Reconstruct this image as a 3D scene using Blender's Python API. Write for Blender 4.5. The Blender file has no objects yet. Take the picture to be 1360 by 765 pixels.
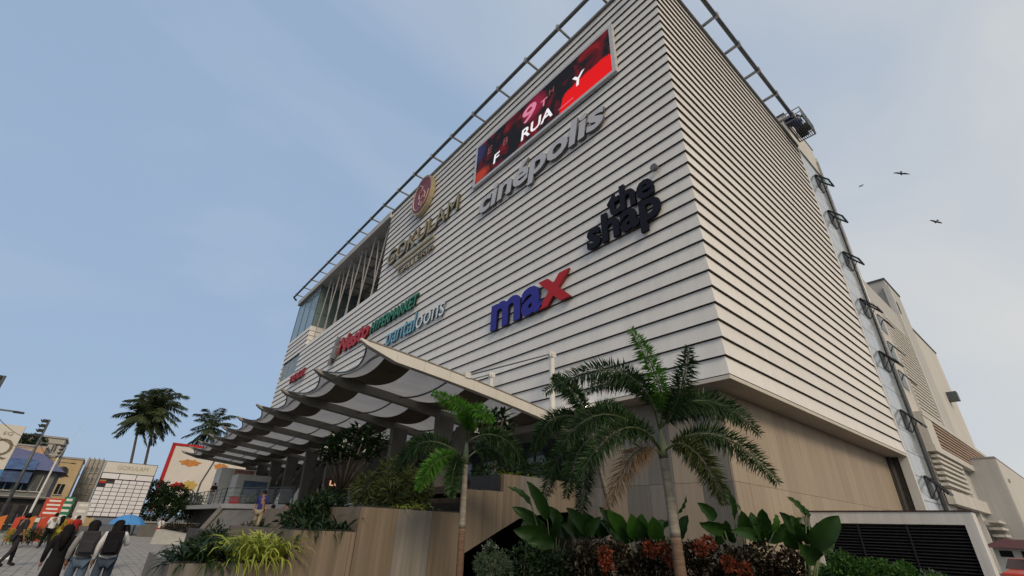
import bpy, math, random
import numpy as np
from mathutils import Vector, Matrix

# ------------------------------------------------------------------ scene, camera, light
S = bpy.context.scene
COL = S.collection
random.seed(7)
RNG = np.random.default_rng(7)
rad = math.radians

YAW, PITCH, ROLL, FOC = rad(-39.2437), rad(118.0923), rad(2.36337), 602.30
EYE = Vector((0, 0, 1.6))
CAMROT = Matrix.Rotation(YAW, 3, 'Z') @ Matrix.Rotation(PITCH, 3, 'X') @ Matrix.Rotation(ROLL, 3, 'Z')
cd = bpy.data.cameras.new('camera')
cd.sensor_width = 36.0
cd.lens = FOC * 36.0 / 1360.0
cd.clip_start = 0.05
cd.clip_end = 5000
cam = bpy.data.objects.new('camera', cd)
cam.matrix_world = Matrix.Translation(EYE) @ CAMROT.to_4x4()
COL.objects.link(cam)
S.camera = cam

SUN_DIR = Vector((-0.26, -0.76, 0.58)).normalized()       # towards the sun: behind the viewer, to the right
world = bpy.data.worlds.new('World')
S.world = world
world.use_nodes = True
nt = world.node_tree
nt.nodes.clear()
def wn(t, **kw):
    n = nt.nodes.new(t)
    for k, v in kw.items(): setattr(n, k, v)
    return n
sky = wn('ShaderNodeTexSky', sky_type='NISHITA', sun_disc=False)
sky.sun_elevation = math.asin(SUN_DIR.z)
sky.sun_rotation = math.atan2(SUN_DIR.x, SUN_DIR.y)
sky.air_density = 1.2; sky.dust_density = 2.0; sky.ozone_density = 1.5
bg1 = wn('ShaderNodeBackground'); bg1.inputs['Strength'].default_value = 0.12
nt.links.new(sky.outputs[0], bg1.inputs['Color'])
bg2 = wn('ShaderNodeBackground'); bg2.inputs['Color'].default_value = (0.54, 0.60, 0.68, 1); bg2.inputs['Strength'].default_value = 1.0
tc = wn('ShaderNodeTexCoord')
mp = wn('ShaderNodeMapping'); mp.inputs['Scale'].default_value = (1.0, 1.7, 2.2); mp.inputs['Rotation'].default_value = (0.3, 0.5, 0.2)
nz = wn('ShaderNodeTexNoise'); nz.inputs['Scale'].default_value = 1.5; nz.inputs['Detail'].default_value = 5; nz.inputs['Roughness'].default_value = 0.48
nz.inputs['Distortion'].default_value = 0.5
mr = wn('ShaderNodeMapRange'); mr.inputs['From Min'].default_value = 0.38; mr.inputs['From Max'].default_value = 0.68
mr.inputs['To Min'].default_value = 0.88; mr.inputs['To Max'].default_value = 0.96
nt.links.new(tc.outputs['Generated'], mp.inputs['Vector'])
nt.links.new(mp.outputs[0], nz.inputs['Vector'])
nt.links.new(nz.outputs['Fac'], mr.inputs['Value'])
cr = wn('ShaderNodeMixRGB')                                  # hazy veil: blue-grey away from the sun, pale towards it, with soft cloud
cr.inputs['Color1'].default_value = (0.287, 0.39, 0.545, 1); cr.inputs['Color2'].default_value = (0.66, 0.64, 0.59, 1)
nrmz = wn('ShaderNodeVectorMath', operation='NORMALIZE'); nt.links.new(tc.outputs['Generated'], nrmz.inputs[0])
dt = wn('ShaderNodeVectorMath', operation='DOT_PRODUCT'); nt.links.new(nrmz.outputs[0], dt.inputs[0]); dt.inputs[1].default_value = (0.0, -0.69, -0.25)         # the haze whitens low down on the sun's side
ad = wn('ShaderNodeMath', operation='MULTIPLY_ADD'); nt.links.new(nz.outputs['Fac'], ad.inputs[0]); ad.inputs[1].default_value = 0.72; nt.links.new(dt.outputs['Value'], ad.inputs[2])
mr2 = wn('ShaderNodeMapRange'); mr2.inputs['From Min'].default_value = -0.35; mr2.inputs['From Max'].default_value = 0.70
nt.links.new(ad.outputs[0], mr2.inputs['Value'])
nt.links.new(mr2.outputs[0], cr.inputs['Fac']); nt.links.new(cr.outputs[0], bg2.inputs['Color'])
mx = wn('ShaderNodeMixShader')
nt.links.new(mr.outputs[0], mx.inputs[0]); nt.links.new(bg1.outputs[0], mx.inputs[1]); nt.links.new(bg2.outputs[0], mx.inputs[2])
wo = wn('ShaderNodeOutputWorld'); nt.links.new(mx.outputs[0], wo.inputs[0])

ld = bpy.data.lights.new('sun', 'SUN'); ld.energy = 1.65; ld.angle = rad(18); ld.color = (1.0, 0.80, 0.58)
lo = bpy.data.objects.new('sun', ld); lo.rotation_euler = SUN_DIR.to_track_quat('Z', 'Y').to_euler(); COL.objects.link(lo)
S.view_settings.view_transform = 'Standard'; S.view_settings.look = 'None'
S.view_settings.exposure = 0.22; S.view_settings.gamma = 1.0; S.view_settings.use_curve_mapping = False

# ------------------------------------------------------------------ helpers
def P(px, py, t):                                            # a point at depth t (m) from the viewer
    d = CAMROT @ Vector(((px - 680) / FOC, -(py - 382.5) / FOC, -1.0))
    return EYE + d * t

ORG = {}
def org(o): return ORG.get(o.name, Vector((0, 0, 0))) if o else Vector((0, 0, 0))
def tagit(o, label=None, cat=None, group=None, kind=None):
    if label: o['label'] = label
    if cat: o['category'] = cat
    if group: o['group'] = group
    if kind: o['kind'] = kind
    return o
def thing(name, label, cat, loc, group=None):
    o = bpy.data.objects.new(name, None); o.empty_display_size = 0.3
    COL.objects.link(o); o.location = loc; ORG[o.name] = Vector(loc)
    return tagit(o, label, cat, group)
def link_mesh(name, me, parent=None, base=None):
    """me has world coordinates; re-based on the parent's origin (or its own base when top-level)"""
    o = bpy.data.objects.new(name, me); COL.objects.link(o)
    if parent:
        o.parent = parent; b = org(parent); ORG[o.name] = b
        if b.length > 0: me.transform(Matrix.Translation(-b))
    elif base is not None:
        b = Vector(base); ORG[o.name] = b; o.location = b; me.transform(Matrix.Translation(-b))
    return o
def rawmesh(name, v, f, mats, mi=None, smooth=False):
    me = bpy.data.meshes.new(name)
    me.from_pydata([tuple(p) for p in v], [], [tuple(q) for q in f])
    for m in (mats if isinstance(mats, (list, tuple)) else [mats]): me.materials.append(m)
    if mi is not None: me.polygons.foreach_set('material_index', mi)
    if smooth: me.polygons.foreach_set('use_smooth', [True] * len(me.polygons))
    me.update()
    return me
class MB:
    def __init__(s): s.v = []; s.f = []; s.mi = []; s.cur = 0
    def add(s, v, f):
        n = len(s.v); s.v += [Vector(p) for p in v]
        for q in f: s.f.append([i + n for i in q]); s.mi.append(s.cur)
        return s
    def box(s, x0, x1, y0, y1, z0, z1):
        v = [(x0,y0,z0),(x1,y0,z0),(x1,y1,z0),(x0,y1,z0),(x0,y0,z1),(x1,y0,z1),(x1,y1,z1),(x0,y1,z1)]
        return s.add(v, [(0,3,2,1),(4,5,6,7),(0,1,5,4),(1,2,6,5),(2,3,7,6),(3,0,4,7)])
    def hexa(s, v):                                          # 4 bottom + 4 top corners
        return s.add(v, [(0,3,2,1),(4,5,6,7),(0,1,5,4),(1,2,6,5),(2,3,7,6),(3,0,4,7)])
    def obox(s, c, r, f, u):                                 # centre and three half-axis vectors
        c, r, f, u = Vector(c), Vector(r), Vector(f), Vector(u)
        return s.hexa([c-r-f-u, c+r-f-u, c+r+f-u, c-r+f-u, c-r-f+u, c+r-f+u, c+r+f+u, c-r+f+u])
    def bar(s, a, b, w, h=None, up=(0,0,1)):                 # rectangular bar from a to b
        a, b = Vector(a), Vector(b); d = (b - a); L = d.length; d.normalize()
        up = Vector(up)
        r = d.cross(up)
        if r.length < 1e-4: r = d.cross(Vector((1,0,0)))
        r.normalize(); u = r.cross(d); h = h or w
        return s.obox((a+b)/2, r*w/2, d*L/2, u*h/2)
    def tube(s, pts, rr, n=8, cap=True):
        pts = [Vector(p) for p in pts]
        if not isinstance(rr, (list, tuple)): rr = [rr]*len(pts)
        base = len(s.v); t0 = (pts[1]-pts[0]).normalized()
        r = t0.orthogonal().normalized()
        for i, p in enumerate(pts):
            t = (pts[min(i+1,len(pts)-1)] - pts[max(i-1,0)]).normalized()
            r = (r - t*r.dot(t)); r = r.normalized() if r.length > 1e-6 else t.orthogonal().normalized()
            q = t.cross(r)
            for k in range(n):
                a = 2*math.pi*k/n; s.v.append(p + (r*math.cos(a) + q*math.sin(a))*rr[i])
        for i in range(len(pts)-1):
            for k in range(n):
                a = base+i*n+k; b = base+i*n+(k+1)%n
                s.f.append([a, b, b+n, a+n]); s.mi.append(s.cur)
        if cap:
            s.f.append([base+k for k in range(n)][::-1]); s.mi.append(s.cur)
            e = base+(len(pts)-1)*n; s.f.append([e+k for k in range(n)]); s.mi.append(s.cur)
        return s
    def prism(s, poly, d):                                   # polygon of 3-D points swept by d
        poly = [Vector(p) for p in poly]; d = Vector(d); n = len(poly); b = len(s.v)
        s.v += poly + [p + d for p in poly]
        s.f.append([b+i for i in range(n)][::-1]); s.mi.append(s.cur)
        s.f.append([b+n+i for i in range(n)]); s.mi.append(s.cur)
        for i in range(n):
            j = (i+1) % n; s.f.append([b+i, b+j, b+n+j, b+n+i]); s.mi.append(s.cur)
        return s
    def ball(s, c, rx, ry, rz, n=10, m=7):
        c = Vector(c); b = len(s.v)
        for i in range(m+1):
            th = math.pi*i/m
            for k in range(n):
                a = 2*math.pi*k/n
                s.v.append(c + Vector((rx*math.sin(th)*math.cos(a), ry*math.sin(th)*math.sin(a), rz*math.cos(th))))
        for i in range(m):
            for k in range(n):
                a = b+i*n+k; e = b+i*n+(k+1)%n
                s.f.append([a, a+n, e+n, e]); s.mi.append(s.cur)
        return s
    def build(s, name, mats, parent=None, base=None, smooth=False):
        ml = mats if isinstance(mats, (list, tuple)) else [mats]
        me = rawmesh(name, s.v, s.f, ml, s.mi if len(ml) > 1 else None, smooth)
        return link_mesh(name, me, parent, base)
def copy_obj(o, parent=None, loc=None):
    c = o.copy(); COL.objects.link(c)
    if parent is not None: c.parent = parent
    if loc is not None: c.location = loc
    return c

# ------------------------------------------------------------------ materials
MATS = {}
def mat(name, col, rough=0.7, var=0.12, scale=3.0, stretch=(1,1,1), bump=0.0, bscale=None, metal=0.0, spec=0.3, streak=0.0, col2=None, objvar=0.0,
        emit=None, estr=0.0, detail=5, trans=0.0, coat=0.0, bdist=0.02):
    if name in MATS: return MATS[name]
    m = bpy.data.materials.new(name); m.use_nodes = True
    t = m.node_tree; N = t.nodes; L = t.links; N.clear()
    out = N.new('ShaderNodeOutputMaterial'); b = N.new('ShaderNodeBsdfPrincipled')
    b.inputs['Roughness'].default_value = rough; b.inputs['Metallic'].default_value = metal
    b.inputs['Specular IOR Level'].default_value = spec
    if coat: b.inputs['Coat Weight'].default_value = coat
    co = N.new('ShaderNodeTexCoord'); mpn = N.new('ShaderNodeMapping'); mpn.inputs['Scale'].default_value = stretch
    L.new(co.outputs['Object'], mpn.inputs['Vector'])
    no = N.new('ShaderNodeTexNoise'); no.inputs['Scale'].default_value = scale; no.inputs['Detail'].default_value = detail
    no.inputs['Roughness'].default_value = 0.6
    L.new(mpn.outputs[0], no.inputs['Vector'])
    if col2 is None:
        col2 = tuple(min(1, c*(1+var)) for c in col); c1 = tuple(c*(1-var) for c in col)
    else: c1 = col
    rp = N.new('ShaderNodeValToRGB'); rp.color_ramp.elements[0].position = 0.3; rp.color_ramp.elements[1].position = 0.7
    rp.color_ramp.elements[0].color = (*c1, 1); rp.color_ramp.elements[1].color = (*col2, 1)
    L.new(no.outputs['Fac'], rp.inputs[0])
    cout = rp.outputs[0]
    if objvar:
        oi = N.new('ShaderNodeObjectInfo'); ma = N.new('ShaderNodeMapRange')
        ma.inputs['To Min'].default_value = 1-objvar; ma.inputs['To Max'].default_value = 1+objvar
        L.new(oi.outputs['Random'], ma.inputs['Value'])
        hs = N.new('ShaderNodeHueSaturation'); L.new(ma.outputs[0], hs.inputs['Value']); L.new(cout, hs.inputs['Color']); cout = hs.outputs[0]
    if streak:                                               # rain streaks and grime running down the surface
        ms_ = N.new('ShaderNodeMapping'); ms_.inputs['Scale'].default_value = (1.6, 1.6, 0.045); L.new(co.outputs['Object'], ms_.inputs['Vector'])
        ns = N.new('ShaderNodeTexNoise'); ns.inputs['Scale'].default_value = 1.7; ns.inputs['Detail'].default_value = 8; ns.inputs['Roughness'].default_value = 0.7; L.new(ms_.outputs[0], ns.inputs['Vector'])
        rs_ = N.new('ShaderNodeMapRange'); rs_.inputs['From Min'].default_value = 0.42; rs_.inputs['From Max'].default_value = 0.66; rs_.inputs['To Min'].default_value = 1.0; rs_.inputs['To Max'].default_value = 1-streak; L.new(ns.outputs['Fac'], rs_.inputs['Value'])
        hv = N.new('ShaderNodeHueSaturation'); L.new(rs_.outputs[0], hv.inputs['Value']); L.new(cout, hv.inputs['Color']); cout = hv.outputs[0]
    L.new(cout, b.inputs['Base Color'])
    if emit:
        b.inputs['Emission Color'].default_value = (*emit, 1); b.inputs['Emission Strength'].default_value = estr
    if bump:
        n2 = N.new('ShaderNodeTexNoise'); n2.inputs['Scale'].default_value = bscale or scale*6; n2.inputs['Detail'].default_value = 4
        L.new(mpn.outputs[0], n2.inputs['Vector'])
        bp = N.new('ShaderNodeBump'); bp.inputs['Strength'].default_value = bump; bp.inputs['Distance'].default_value = bdist
        L.new(n2.outputs['Fac'], bp.inputs['Height']); L.new(bp.outputs[0], b.inputs['Normal'])
    sh = b.outputs[0]
    if trans:
        tr = N.new('ShaderNodeBsdfTranslucent'); L.new(cout, tr.inputs['Color'])
        mxs = N.new('ShaderNodeMixShader'); mxs.inputs[0].default_value = trans
        L.new(sh, mxs.inputs[1]); L.new(tr.outputs[0], mxs.inputs[2]); sh = mxs.outputs[0]
    L.new(sh, out.inputs['Surface'])
    MATS[name] = m
    return m
def leafmat(name, c1, c2, rough=0.5, trans=0.25, scale=1.6):
    return mat(name, c1, rough, col2=c2, scale=scale, trans=trans, spec=0.22)

M_SIDE = mat('siding_paint', (0.63,0.622,0.61), 0.6, col2=(0.695,0.687,0.672), scale=0.9, stretch=(1,1,0.35), objvar=0.04, bump=0.04, bscale=14, streak=0.06)
M_SIDE_SHADE = mat('siding_gap_shade', (0.12,0.103,0.086), 0.9, 0.2)  # dark backing in the gaps; on board undersides, shade painted as dark brown
M_WHITE = mat('white_paint', (0.62,0.62,0.61), 0.55, 0.05, scale=1.2, streak=0.15)
M_CREAM = mat('cream_paint', (0.54,0.525,0.49), 0.6, 0.07, scale=0.8, stretch=(1,1,0.3), streak=0.15)
M_GREYW = mat('grey_render', (0.30,0.30,0.30), 0.8, 0.06, scale=0.5, bump=0.05)
M_LGREY = mat('light_render', (0.46,0.46,0.455), 0.8, 0.04, scale=0.5, bump=0.03, streak=0.12)
M_CORE = mat('dark_core', (0.05,0.05,0.05), 0.9, 0.2)
M_CONC = mat('concrete', (0.13,0.127,0.12), 0.85, 0.18, scale=1.3, bump=0.15)
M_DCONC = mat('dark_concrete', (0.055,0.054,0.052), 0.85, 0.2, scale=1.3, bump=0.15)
M_STONE = mat('travertine_cladding', (0.275,0.222,0.168), 0.6, col2=(0.345,0.286,0.22), scale=2.2, stretch=(3.2,3.2,0.10), objvar=0.10, bump=0.10, bscale=9, detail=8)
M_STONEP = mat('planter_stone_cladding', (0.125,0.098,0.070), 0.6, col2=(0.205,0.165,0.122), scale=2.4, stretch=(3.2,3.2,0.10), objvar=0.12, bump=0.10, bscale=9, detail=8)
M_STONEG = mat('grey_stone_cladding', (0.125,0.118,0.105), 0.55, col2=(0.205,0.19,0.168), scale=2.4, stretch=(3.2,3.2,0.10), objvar=0.2, bump=0.08, bscale=9, detail=8)
M_STEEL = mat('galvanised_steel', (0.30,0.31,0.32), 0.45, 0.15, scale=4, metal=0.6)
M_DSTEEL = mat('dark_steel', (0.10,0.115,0.125), 0.5, 0.2, scale=4, metal=0.4)
M_BLACK = mat('black_metal', (0.018,0.018,0.022), 0.45, 0.25)
M_BEAM = mat('grey_beam_paint', (0.21,0.205,0.19), 0.6, 0.12, scale=1.5)
M_FASCIA = mat('cream_fascia', (0.53,0.52,0.48), 0.55, col2=(0.61,0.60,0.565), scale=1.0, stretch=(1,1,0.4))
M_MEMB = mat('white_membrane', (0.44,0.45,0.47), 0.6, 0.10, scale=0.8, trans=0.45)
M_BROWN = mat('brown_membrane', (0.105,0.088,0.068), 0.8, 0.2, scale=0.9)
M_SOIL = mat('soil', (0.035,0.026,0.02), 0.95, 0.4, scale=6, bump=0.5)
M_RIM = mat('dark_rim', (0.02,0.02,0.02), 0.6, 0.2)
M_GROUND = mat('earth_ground', (0.11,0.105,0.10), 0.9, 0.15, scale=0.4, bump=0.1)
M_ASPH = mat('asphalt', (0.05,0.05,0.052), 0.9, 0.2, scale=8, bump=0.2)
M_PAVER = mat('grey_paver', (0.21,0.21,0.21), 0.85, col2=(0.31,0.305,0.30), scale=2.1, bump=0.1)
def glassmat(name, col, rough=0.08, alpha_t=0.25):
    if name in MATS: return MATS[name]
    m = bpy.data.materials.new(name); m.use_nodes = True; t = m.node_tree; N = t.nodes; L = t.links; N.clear()
    out = N.new('ShaderNodeOutputMaterial'); b = N.new('ShaderNodeBsdfPrincipled')
    b.inputs['Base Color'].default_value = (*col, 1); b.inputs['Roughness'].default_value = rough
    b.inputs['Specular IOR Level'].default_value = 0.9; b.inputs['IOR'].default_value = 1.6
    tr = N.new('ShaderNodeBsdfTransparent'); tr.inputs[0].default_value = (0.75,0.85,0.85,1) if alpha_t < 0.9 else (0.95,0.97,0.97,1)
    ms = N.new('ShaderNodeMixShader'); ms.inputs[0].default_value = alpha_t
    L.new(b.outputs[0], ms.inputs[1]); L.new(tr.outputs[0], ms.inputs[2]); L.new(ms.outputs[0], out.inputs[0])
    no = N.new('ShaderNodeTexNoise'); no.inputs['Scale'].default_value = 0.5
    bp = N.new('ShaderNodeBump'); bp.inputs['Strength'].default_value = 0.05; bp.inputs['Distance'].default_value = 0.05
    co = N.new('ShaderNodeTexCoord'); L.new(co.outputs['Object'], no.inputs['Vector']); L.new(no.outputs['Fac'], bp.inputs['Height']); L.new(bp.outputs[0], b.inputs['Normal'])
    MATS[name] = m; return m
M_GLASS = glassmat('curtain_glass', (0.33,0.37,0.42), 0.12, 0.0)
M_GLASST = glassmat('teal_glass', (0.20,0.27,0.28), 0.08, 0.35)
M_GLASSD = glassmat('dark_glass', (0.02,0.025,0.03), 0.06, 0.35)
M_GLASSR = glassmat('railing_glass', (0.5,0.52,0.52), 0.05, 0.93)
M_GLASSC = glassmat('clear_glass', (0.5,0.55,0.55), 0.05, 0.75)
# ------------------------------------------------------------------ setting: ground, plaza, road
CX, CY = 17.31, 7.74                                         # the corner of the siding
Z0, ZT, NB = 7.20, 36.0, 37
PITCHB = (ZT - Z0) / NB
GZ = -0.15
YL = 80.4                                                    # far end of the long facade
VY0, VY1, VZ0 = 45.3, 67.5, Z0 + 23 * PITCHB                 # open terrace in the facade
g = MB(); g.add([(-1800,-1800,GZ-0.02),(1800,-1800,GZ-0.02),(1800,1800,GZ-0.02),(-1800,1800,GZ-0.02)], [(0,1,2,3)])
tagit(g.build('ground', M_GROUND), kind='structure')
g = MB(); g.box(-19, -7.5, -60, 160, GZ-0.012, GZ-0.004)
tagit(g.build('road', M_ASPH), kind='structure')
g = MB(); g.box(21, 110, -30, 7, GZ-0.012, GZ-0.004)
tagit(g.build('driveway', M_ASPH), kind='structure')
# paved plaza: every paver real, joined because they are only a few pixels each
pav = tagit((lambda b: b.box(-7.3, 7.6, 6, 62, GZ-0.015, GZ-0.006))(MB()).build('pavement', mat('paver_joint', (0.075,0.072,0.07), 0.95, 0.2)), kind='structure')
pv, pf, n = [], [], 0
j = 0
for iy in range(int(46/0.30)):
    y0 = 14 + iy*0.30
    off = 0.3*(iy % 2)
    for ix in range(int(14/0.6)):
        x0 = -7 + ix*0.6 + off
        if x0 + 0.6 > 7.5: continue
        e = 0.026; h = GZ + 0.004*random.random()
        a = (x0+e, y0+e, x0+0.6-e, y0+0.3-e)
        pv += [(a[0],a[1],h),(a[2],a[1],h),(a[2],a[3],h),(a[0],a[3],h),(a[0]-.006,a[1]-.006,GZ-0.01),(a[2]+.006,a[1]-.006,GZ-0.01),(a[2]+.006,a[3]+.006,GZ-0.01),(a[0]-.006,a[3]+.006,GZ-0.01)]
        b = n*8; n += 1
        pf += [(b,b+1,b+2,b+3),(b+4,b+5,b+1,b),(b+5,b+6,b+2,b+1),(b+6,b+7,b+3,b+2),(b+7,b+4,b,b+3)]
po = link_mesh('pavers', rawmesh('pavers', pv, pf, M_PAVER), pav); po['kind'] = 'stuff'

# ------------------------------------------------------------------ the mall
mall = thing('mall_building', 'large white shopping mall clad in horizontal lapped siding with pale stone base', 'building', (CX, CY, GZ))
core = MB()
core.box(CX+0.25, 42.0, CY+0.25, VY0, Z0+0.01, ZT-0.05)
core.box(CX+0.25, 42.0, VY0+0.003, YL-0.2, Z0+0.01, VZ0)
core.box(30.0, 42.0, VY0+0.003, YL-0.2, VZ0+0.003, ZT-0.05)
core.box(42.003, 49.2, CY+0.45, 60, GZ, 36.6)
corewall = core.build('wall', M_SIDE_SHADE, mall)
# siding boards: wedge section, lower edge proud, mitred at the corner
D, GAP = 0.135, 0.03
def board(name, i, ya, yb, corner, zshift=0.0):
    z0 = Z0 + i*PITCHB; z1 = z0 + PITCHB - 0.012
    z0 += GAP; d0, d1, bk = D, 0.035, 0.24
    if corner:
        v = [(CX-d0, CY-d0, z0), (CX-d1, CY-d1, z1), (CX+bk, CY+bk, z1), (CX+bk, CY+bk, z0)]
    else:
        v = [(CX-d0, ya, z0), (CX-d1, ya, z1), (CX+bk, ya, z1), (CX+bk, ya, z0)]
    v += [(CX-d0, yb, z0), (CX-d1, yb, z1), (CX+bk, yb, z1), (CX+bk, yb, z0)]
    m = MB(); m.add(v, [(0,1,5,4),(1,2,6,5),(0,4,7,3),(0,3,2,1),(4,5,6,7),(2,3,7,6)]); m.mi[2] = 1  # underside face takes the painted shade colour, not the siding paint
    return m.build('siding_board', [M_SIDE, M_SIDE_SHADE], corewall)
def board_r(i, xa, xb):
    z0 = Z0 + i*PITCHB; z1 = z0 + PITCHB - 0.012
    z0 += GAP; d0, d1, bk = D, 0.035, 0.24
    v = [(CX-d0, CY-d0, z0), (CX-d1, CY-d1, z1), (CX+bk, CY+bk, z1), (CX+bk, CY+bk, z0)]
    v += [(xb, CY-d0, z0), (xb, CY-d1, z1), (xb, CY+bk, z1), (xb, CY+bk, z0)]
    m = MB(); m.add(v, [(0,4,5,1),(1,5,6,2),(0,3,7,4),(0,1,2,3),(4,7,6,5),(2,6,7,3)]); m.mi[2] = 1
    return m.build('siding_board', [M_SIDE, M_SIDE_SHADE], corewall)
WIN_Y0, WIN_Y1, WB0, WB1 = 71.5, 79.6, 18, 21               # window in the far end
for i in range(NB):
    if i < 23:
        if WB0 <= i <= WB1:
            board('s', i, CY, WIN_Y0, True); board('s', i, WIN_Y1, YL, False)
        else: board('s', i, CY, YL, True)
    else:
        board('s', i, CY, VY0, True)
        if i < 27: board('s', i, VY1+2.0, YL, False)
    board_r(i, CX, 41.75)
wz0, wz1 = Z0+WB0*PITCHB, Z0+(WB1+1)*PITCHB
wn_ = (lambda b: b.box(CX+0.05, CX+0.1, WIN_Y0, WIN_Y1, wz0, wz1))(MB()).build('window', M_GLASST, mall)
fr = MB()
for y in np.linspace(WIN_Y0, WIN_Y1, 4): fr.box(CX-0.05, CX+0.04, y-0.06, y+0.06, wz0, wz1)
fr.build('window_frame', M_STEEL, wn_)
# roof edge trims
rt = MB(); rt.box(CX-0.22, CX+0.3, CY-0.22, VY0, ZT, ZT+0.22); rt.box(CX+0.303, 41.9, CY-0.22, CY+0.3, ZT, ZT+0.22)
rt.build('roof_edge', mat('roof_edge_metal', (0.22,0.215,0.20), 0.5, 0.1), mall)
# soffit and recessed stone base
sf = MB(); sf.box(CX-D+0.01, 41.75, CY-D+0.01, YL, Z0-0.16, Z0-0.003)
sf.build('soffit', mat('soffit_paint', (0.50,0.47,0.42), 0.7, 0.06, scale=0.6), mall)
BX, BY = 18.35, 8.72                                         # base corner
bw = MB(); bw.box(BX+0.1, 42.0, BY+0.1, 17.5, GZ, Z0-0.165); basewall = bw.build('base_wall', M_DCONC, mall)
def stone_row(axis, a0, a1, w, zs, fixed, mats):
    a = a0; k = 0
    while a < a1 - 0.05:
        b = min(a1, a + w)
        for z0, z1 in zs:
            m = MB()
            if axis == 'x': m.box(a+0.006, b-0.006, fixed, fixed+0.09, z0+0.006, z1-0.006)
            else: m.box(fixed, fixed+0.09, a+0.006, b-0.006, z0+0.006, z1-0.006)
            m.build('stone_panel', mats[k % len(mats)], basewall)
        a = b; k += 1
stone_row('x', BX+0.003, 41.2, 1.22, [(GZ, 3.55), (3.55, Z0-0.17)], BY, [M_STONE])
stone_row('y', BY+0.1, 17.4, 1.22, [(GZ, 3.55), (3.55, Z0-0.17)], BX, [M_STONEG, M_STONE, M_STONEG])
pier = MB(); pier.box(41.2, 42.0, BY-0.2, BY+0.2, GZ, Z0-0.17); pier.build('pier', M_DCONC, mall)
# white edge frame and glazed stair strip
fm = MB(); fm.box(41.78, 42.12, CY-0.13, CY+0.4, GZ, 36.1); fm.build('edge_frame', M_WHITE, mall)
fm = MB(); fm.box(49.0, 49.45, CY-0.10, CY+0.5, GZ, 39.2); fm.build('edge_frame', M_WHITE, mall)
dp = MB(); dp.tube([(48.85, CY-0.06, GZ), (48.85, CY-0.06, 38.5)], 0.13, 10); dp.build('downpipe', M_STEEL, mall, smooth=True)
cp = MB(); cp.box(41.5, 49.0, CY+0.02, CY+6, 36.65, 40.4); cp.build('parapet', M_CREAM, mall)
cp = MB(); cp.box(41.4, 49.1, CY-0.04, CY+6.1, 40.403, 40.55); cp.build('parapet_cap', M_DSTEEL, mall)
xs = [42.18, 43.9, 45.6, 47.2, 48.75]
casz = [5.4, 10.2, 15.05, 19.95, 24.85, 29.65, 34.2]
zr = [GZ]; z = 1.2
while z < 36.4: zr.append(z); z += 1.617
zr.append(36.6)
for a in range(4):
    for b in range(len(zr)-1):
        m = MB(); tl = random.uniform(-0.006, 0.006); x0, x1, z0, z1 = xs[a]+0.02, xs[a+1]-0.02, zr[b]+0.02, zr[b+1]-0.02
        y = CY + 0.12
        m.hexa([(x0,y+tl,z0),(x1,y-tl,z0),(x1,y+.04,z0),(x0,y+.04,z0),(x0,y-tl,z1),(x1,y+tl,z1),(x1,y+.04,z1),(x0,y+.04,z1)])
        m.build('glass_pane', M_GLASS, mall)
ml = MB(); ml.box(42.17, 48.8, CY+0.165, CY+0.3, GZ, 36.6); ml.build('glazing_backing', M_DSTEEL, mall)
for z in casz:                                               # top-hung casements standing open
    w = 1.55; h = 1.5; x0 = 46.0; zt = z + 0.8
    op = MB(); op.box(x0, x0+w, CY+0.06, CY+0.115, zt-h, zt); ca = op.build('window_opening', M_BLACK, mall)
    a = rad(38); yb = CY+0.05-h*math.sin(a); zb = zt - h*math.cos(a)
    fr = MB()
    for xx in (x0, x0+w): fr.bar((xx, CY+0.04, zt), (xx, yb, zb), 0.14, 0.12)
    fr.bar((x0, yb, zb), (x0+w, yb, zb), 0.13); fr.bar((x0, CY+0.04, zt), (x0+w, CY+0.04, zt), 0.09)
    for xx in (x0+0.05, x0+w-0.05): fr.bar((xx, CY+0.05, zt-h), (xx, (CY+yb)/2, (zt+zb)/2-0.1), 0.05)
    fr.build('sash', M_BLACK, ca)
    gp = MB(); gp.add([(x0,CY+0.03,zt),(x0+w,CY+0.03,zt),(x0+w,yb+.01,zb),(x0,yb+.01,zb)], [(0,1,2,3)]); gp.build('pane', M_GLASSC, ca)
# open terrace with slanted props, roof over it, far glazed corner
rs = MB(); rs.box(CX-0.35, 42.0, VY0+0.003, YL+0.3, ZT-0.65, ZT+0.2); rs.build('terrace_roof', mat('roof_slab_paint', (0.45,0.45,0.445), 0.7, 0.1), mall)
M_PROP = mat('prop_paint', (0.36,0.36,0.36), 0.6, 0.08)
tb = MB()
for x in np.arange(18.6, 30, 2.3): tb.box(x-0.08, x+0.08, VY0+0.05, YL-11.2, ZT-1.15, ZT-0.655)
for y in np.arange(VY0+2, VY1+1, 2.6): tb.box(CX+0.2, 30, y-0.06, y+0.06, ZT-1.45, ZT-1.155)
tb.build('roof_joists', M_STEEL, mall)
for k in range(6):
    y = VY0 + 3.0 + k*3.9
    a = MB(); a.bar((CX+0.35, y, VZ0), (CX+0.35, y-1.6, ZT-0.66), 0.12); a.build('slanted_prop', M_PROP, mall)
    if k < 5:
        a = MB(); a.bar((CX+0.65, y+0.15, VZ0), (CX+0.65, y+1.9, ZT-0.66), 0.11); a.build('slanted_prop', M_PROP, mall)
    a = MB(); a.bar((CX+6.5, y+1, VZ0), (CX+6.5, y-0.8, ZT-0.66), 0.2); a.build('slanted_prop', M_PROP, mall)
tf = MB(); tf.box(CX+0.3, 29.88, VY0+0.05, YL-11.2, VZ0+0.004, VZ0+0.06); tf.build('terrace_floor', M_LGREY, mall)
bk = MB(); bk.box(29.9, 29.98, VY0+0.1, YL-0.3, VZ0+.01, ZT-0.66); bk.build('terrace_back_wall', M_LGREY, mall)
FY = VY1 + 2.0
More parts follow.
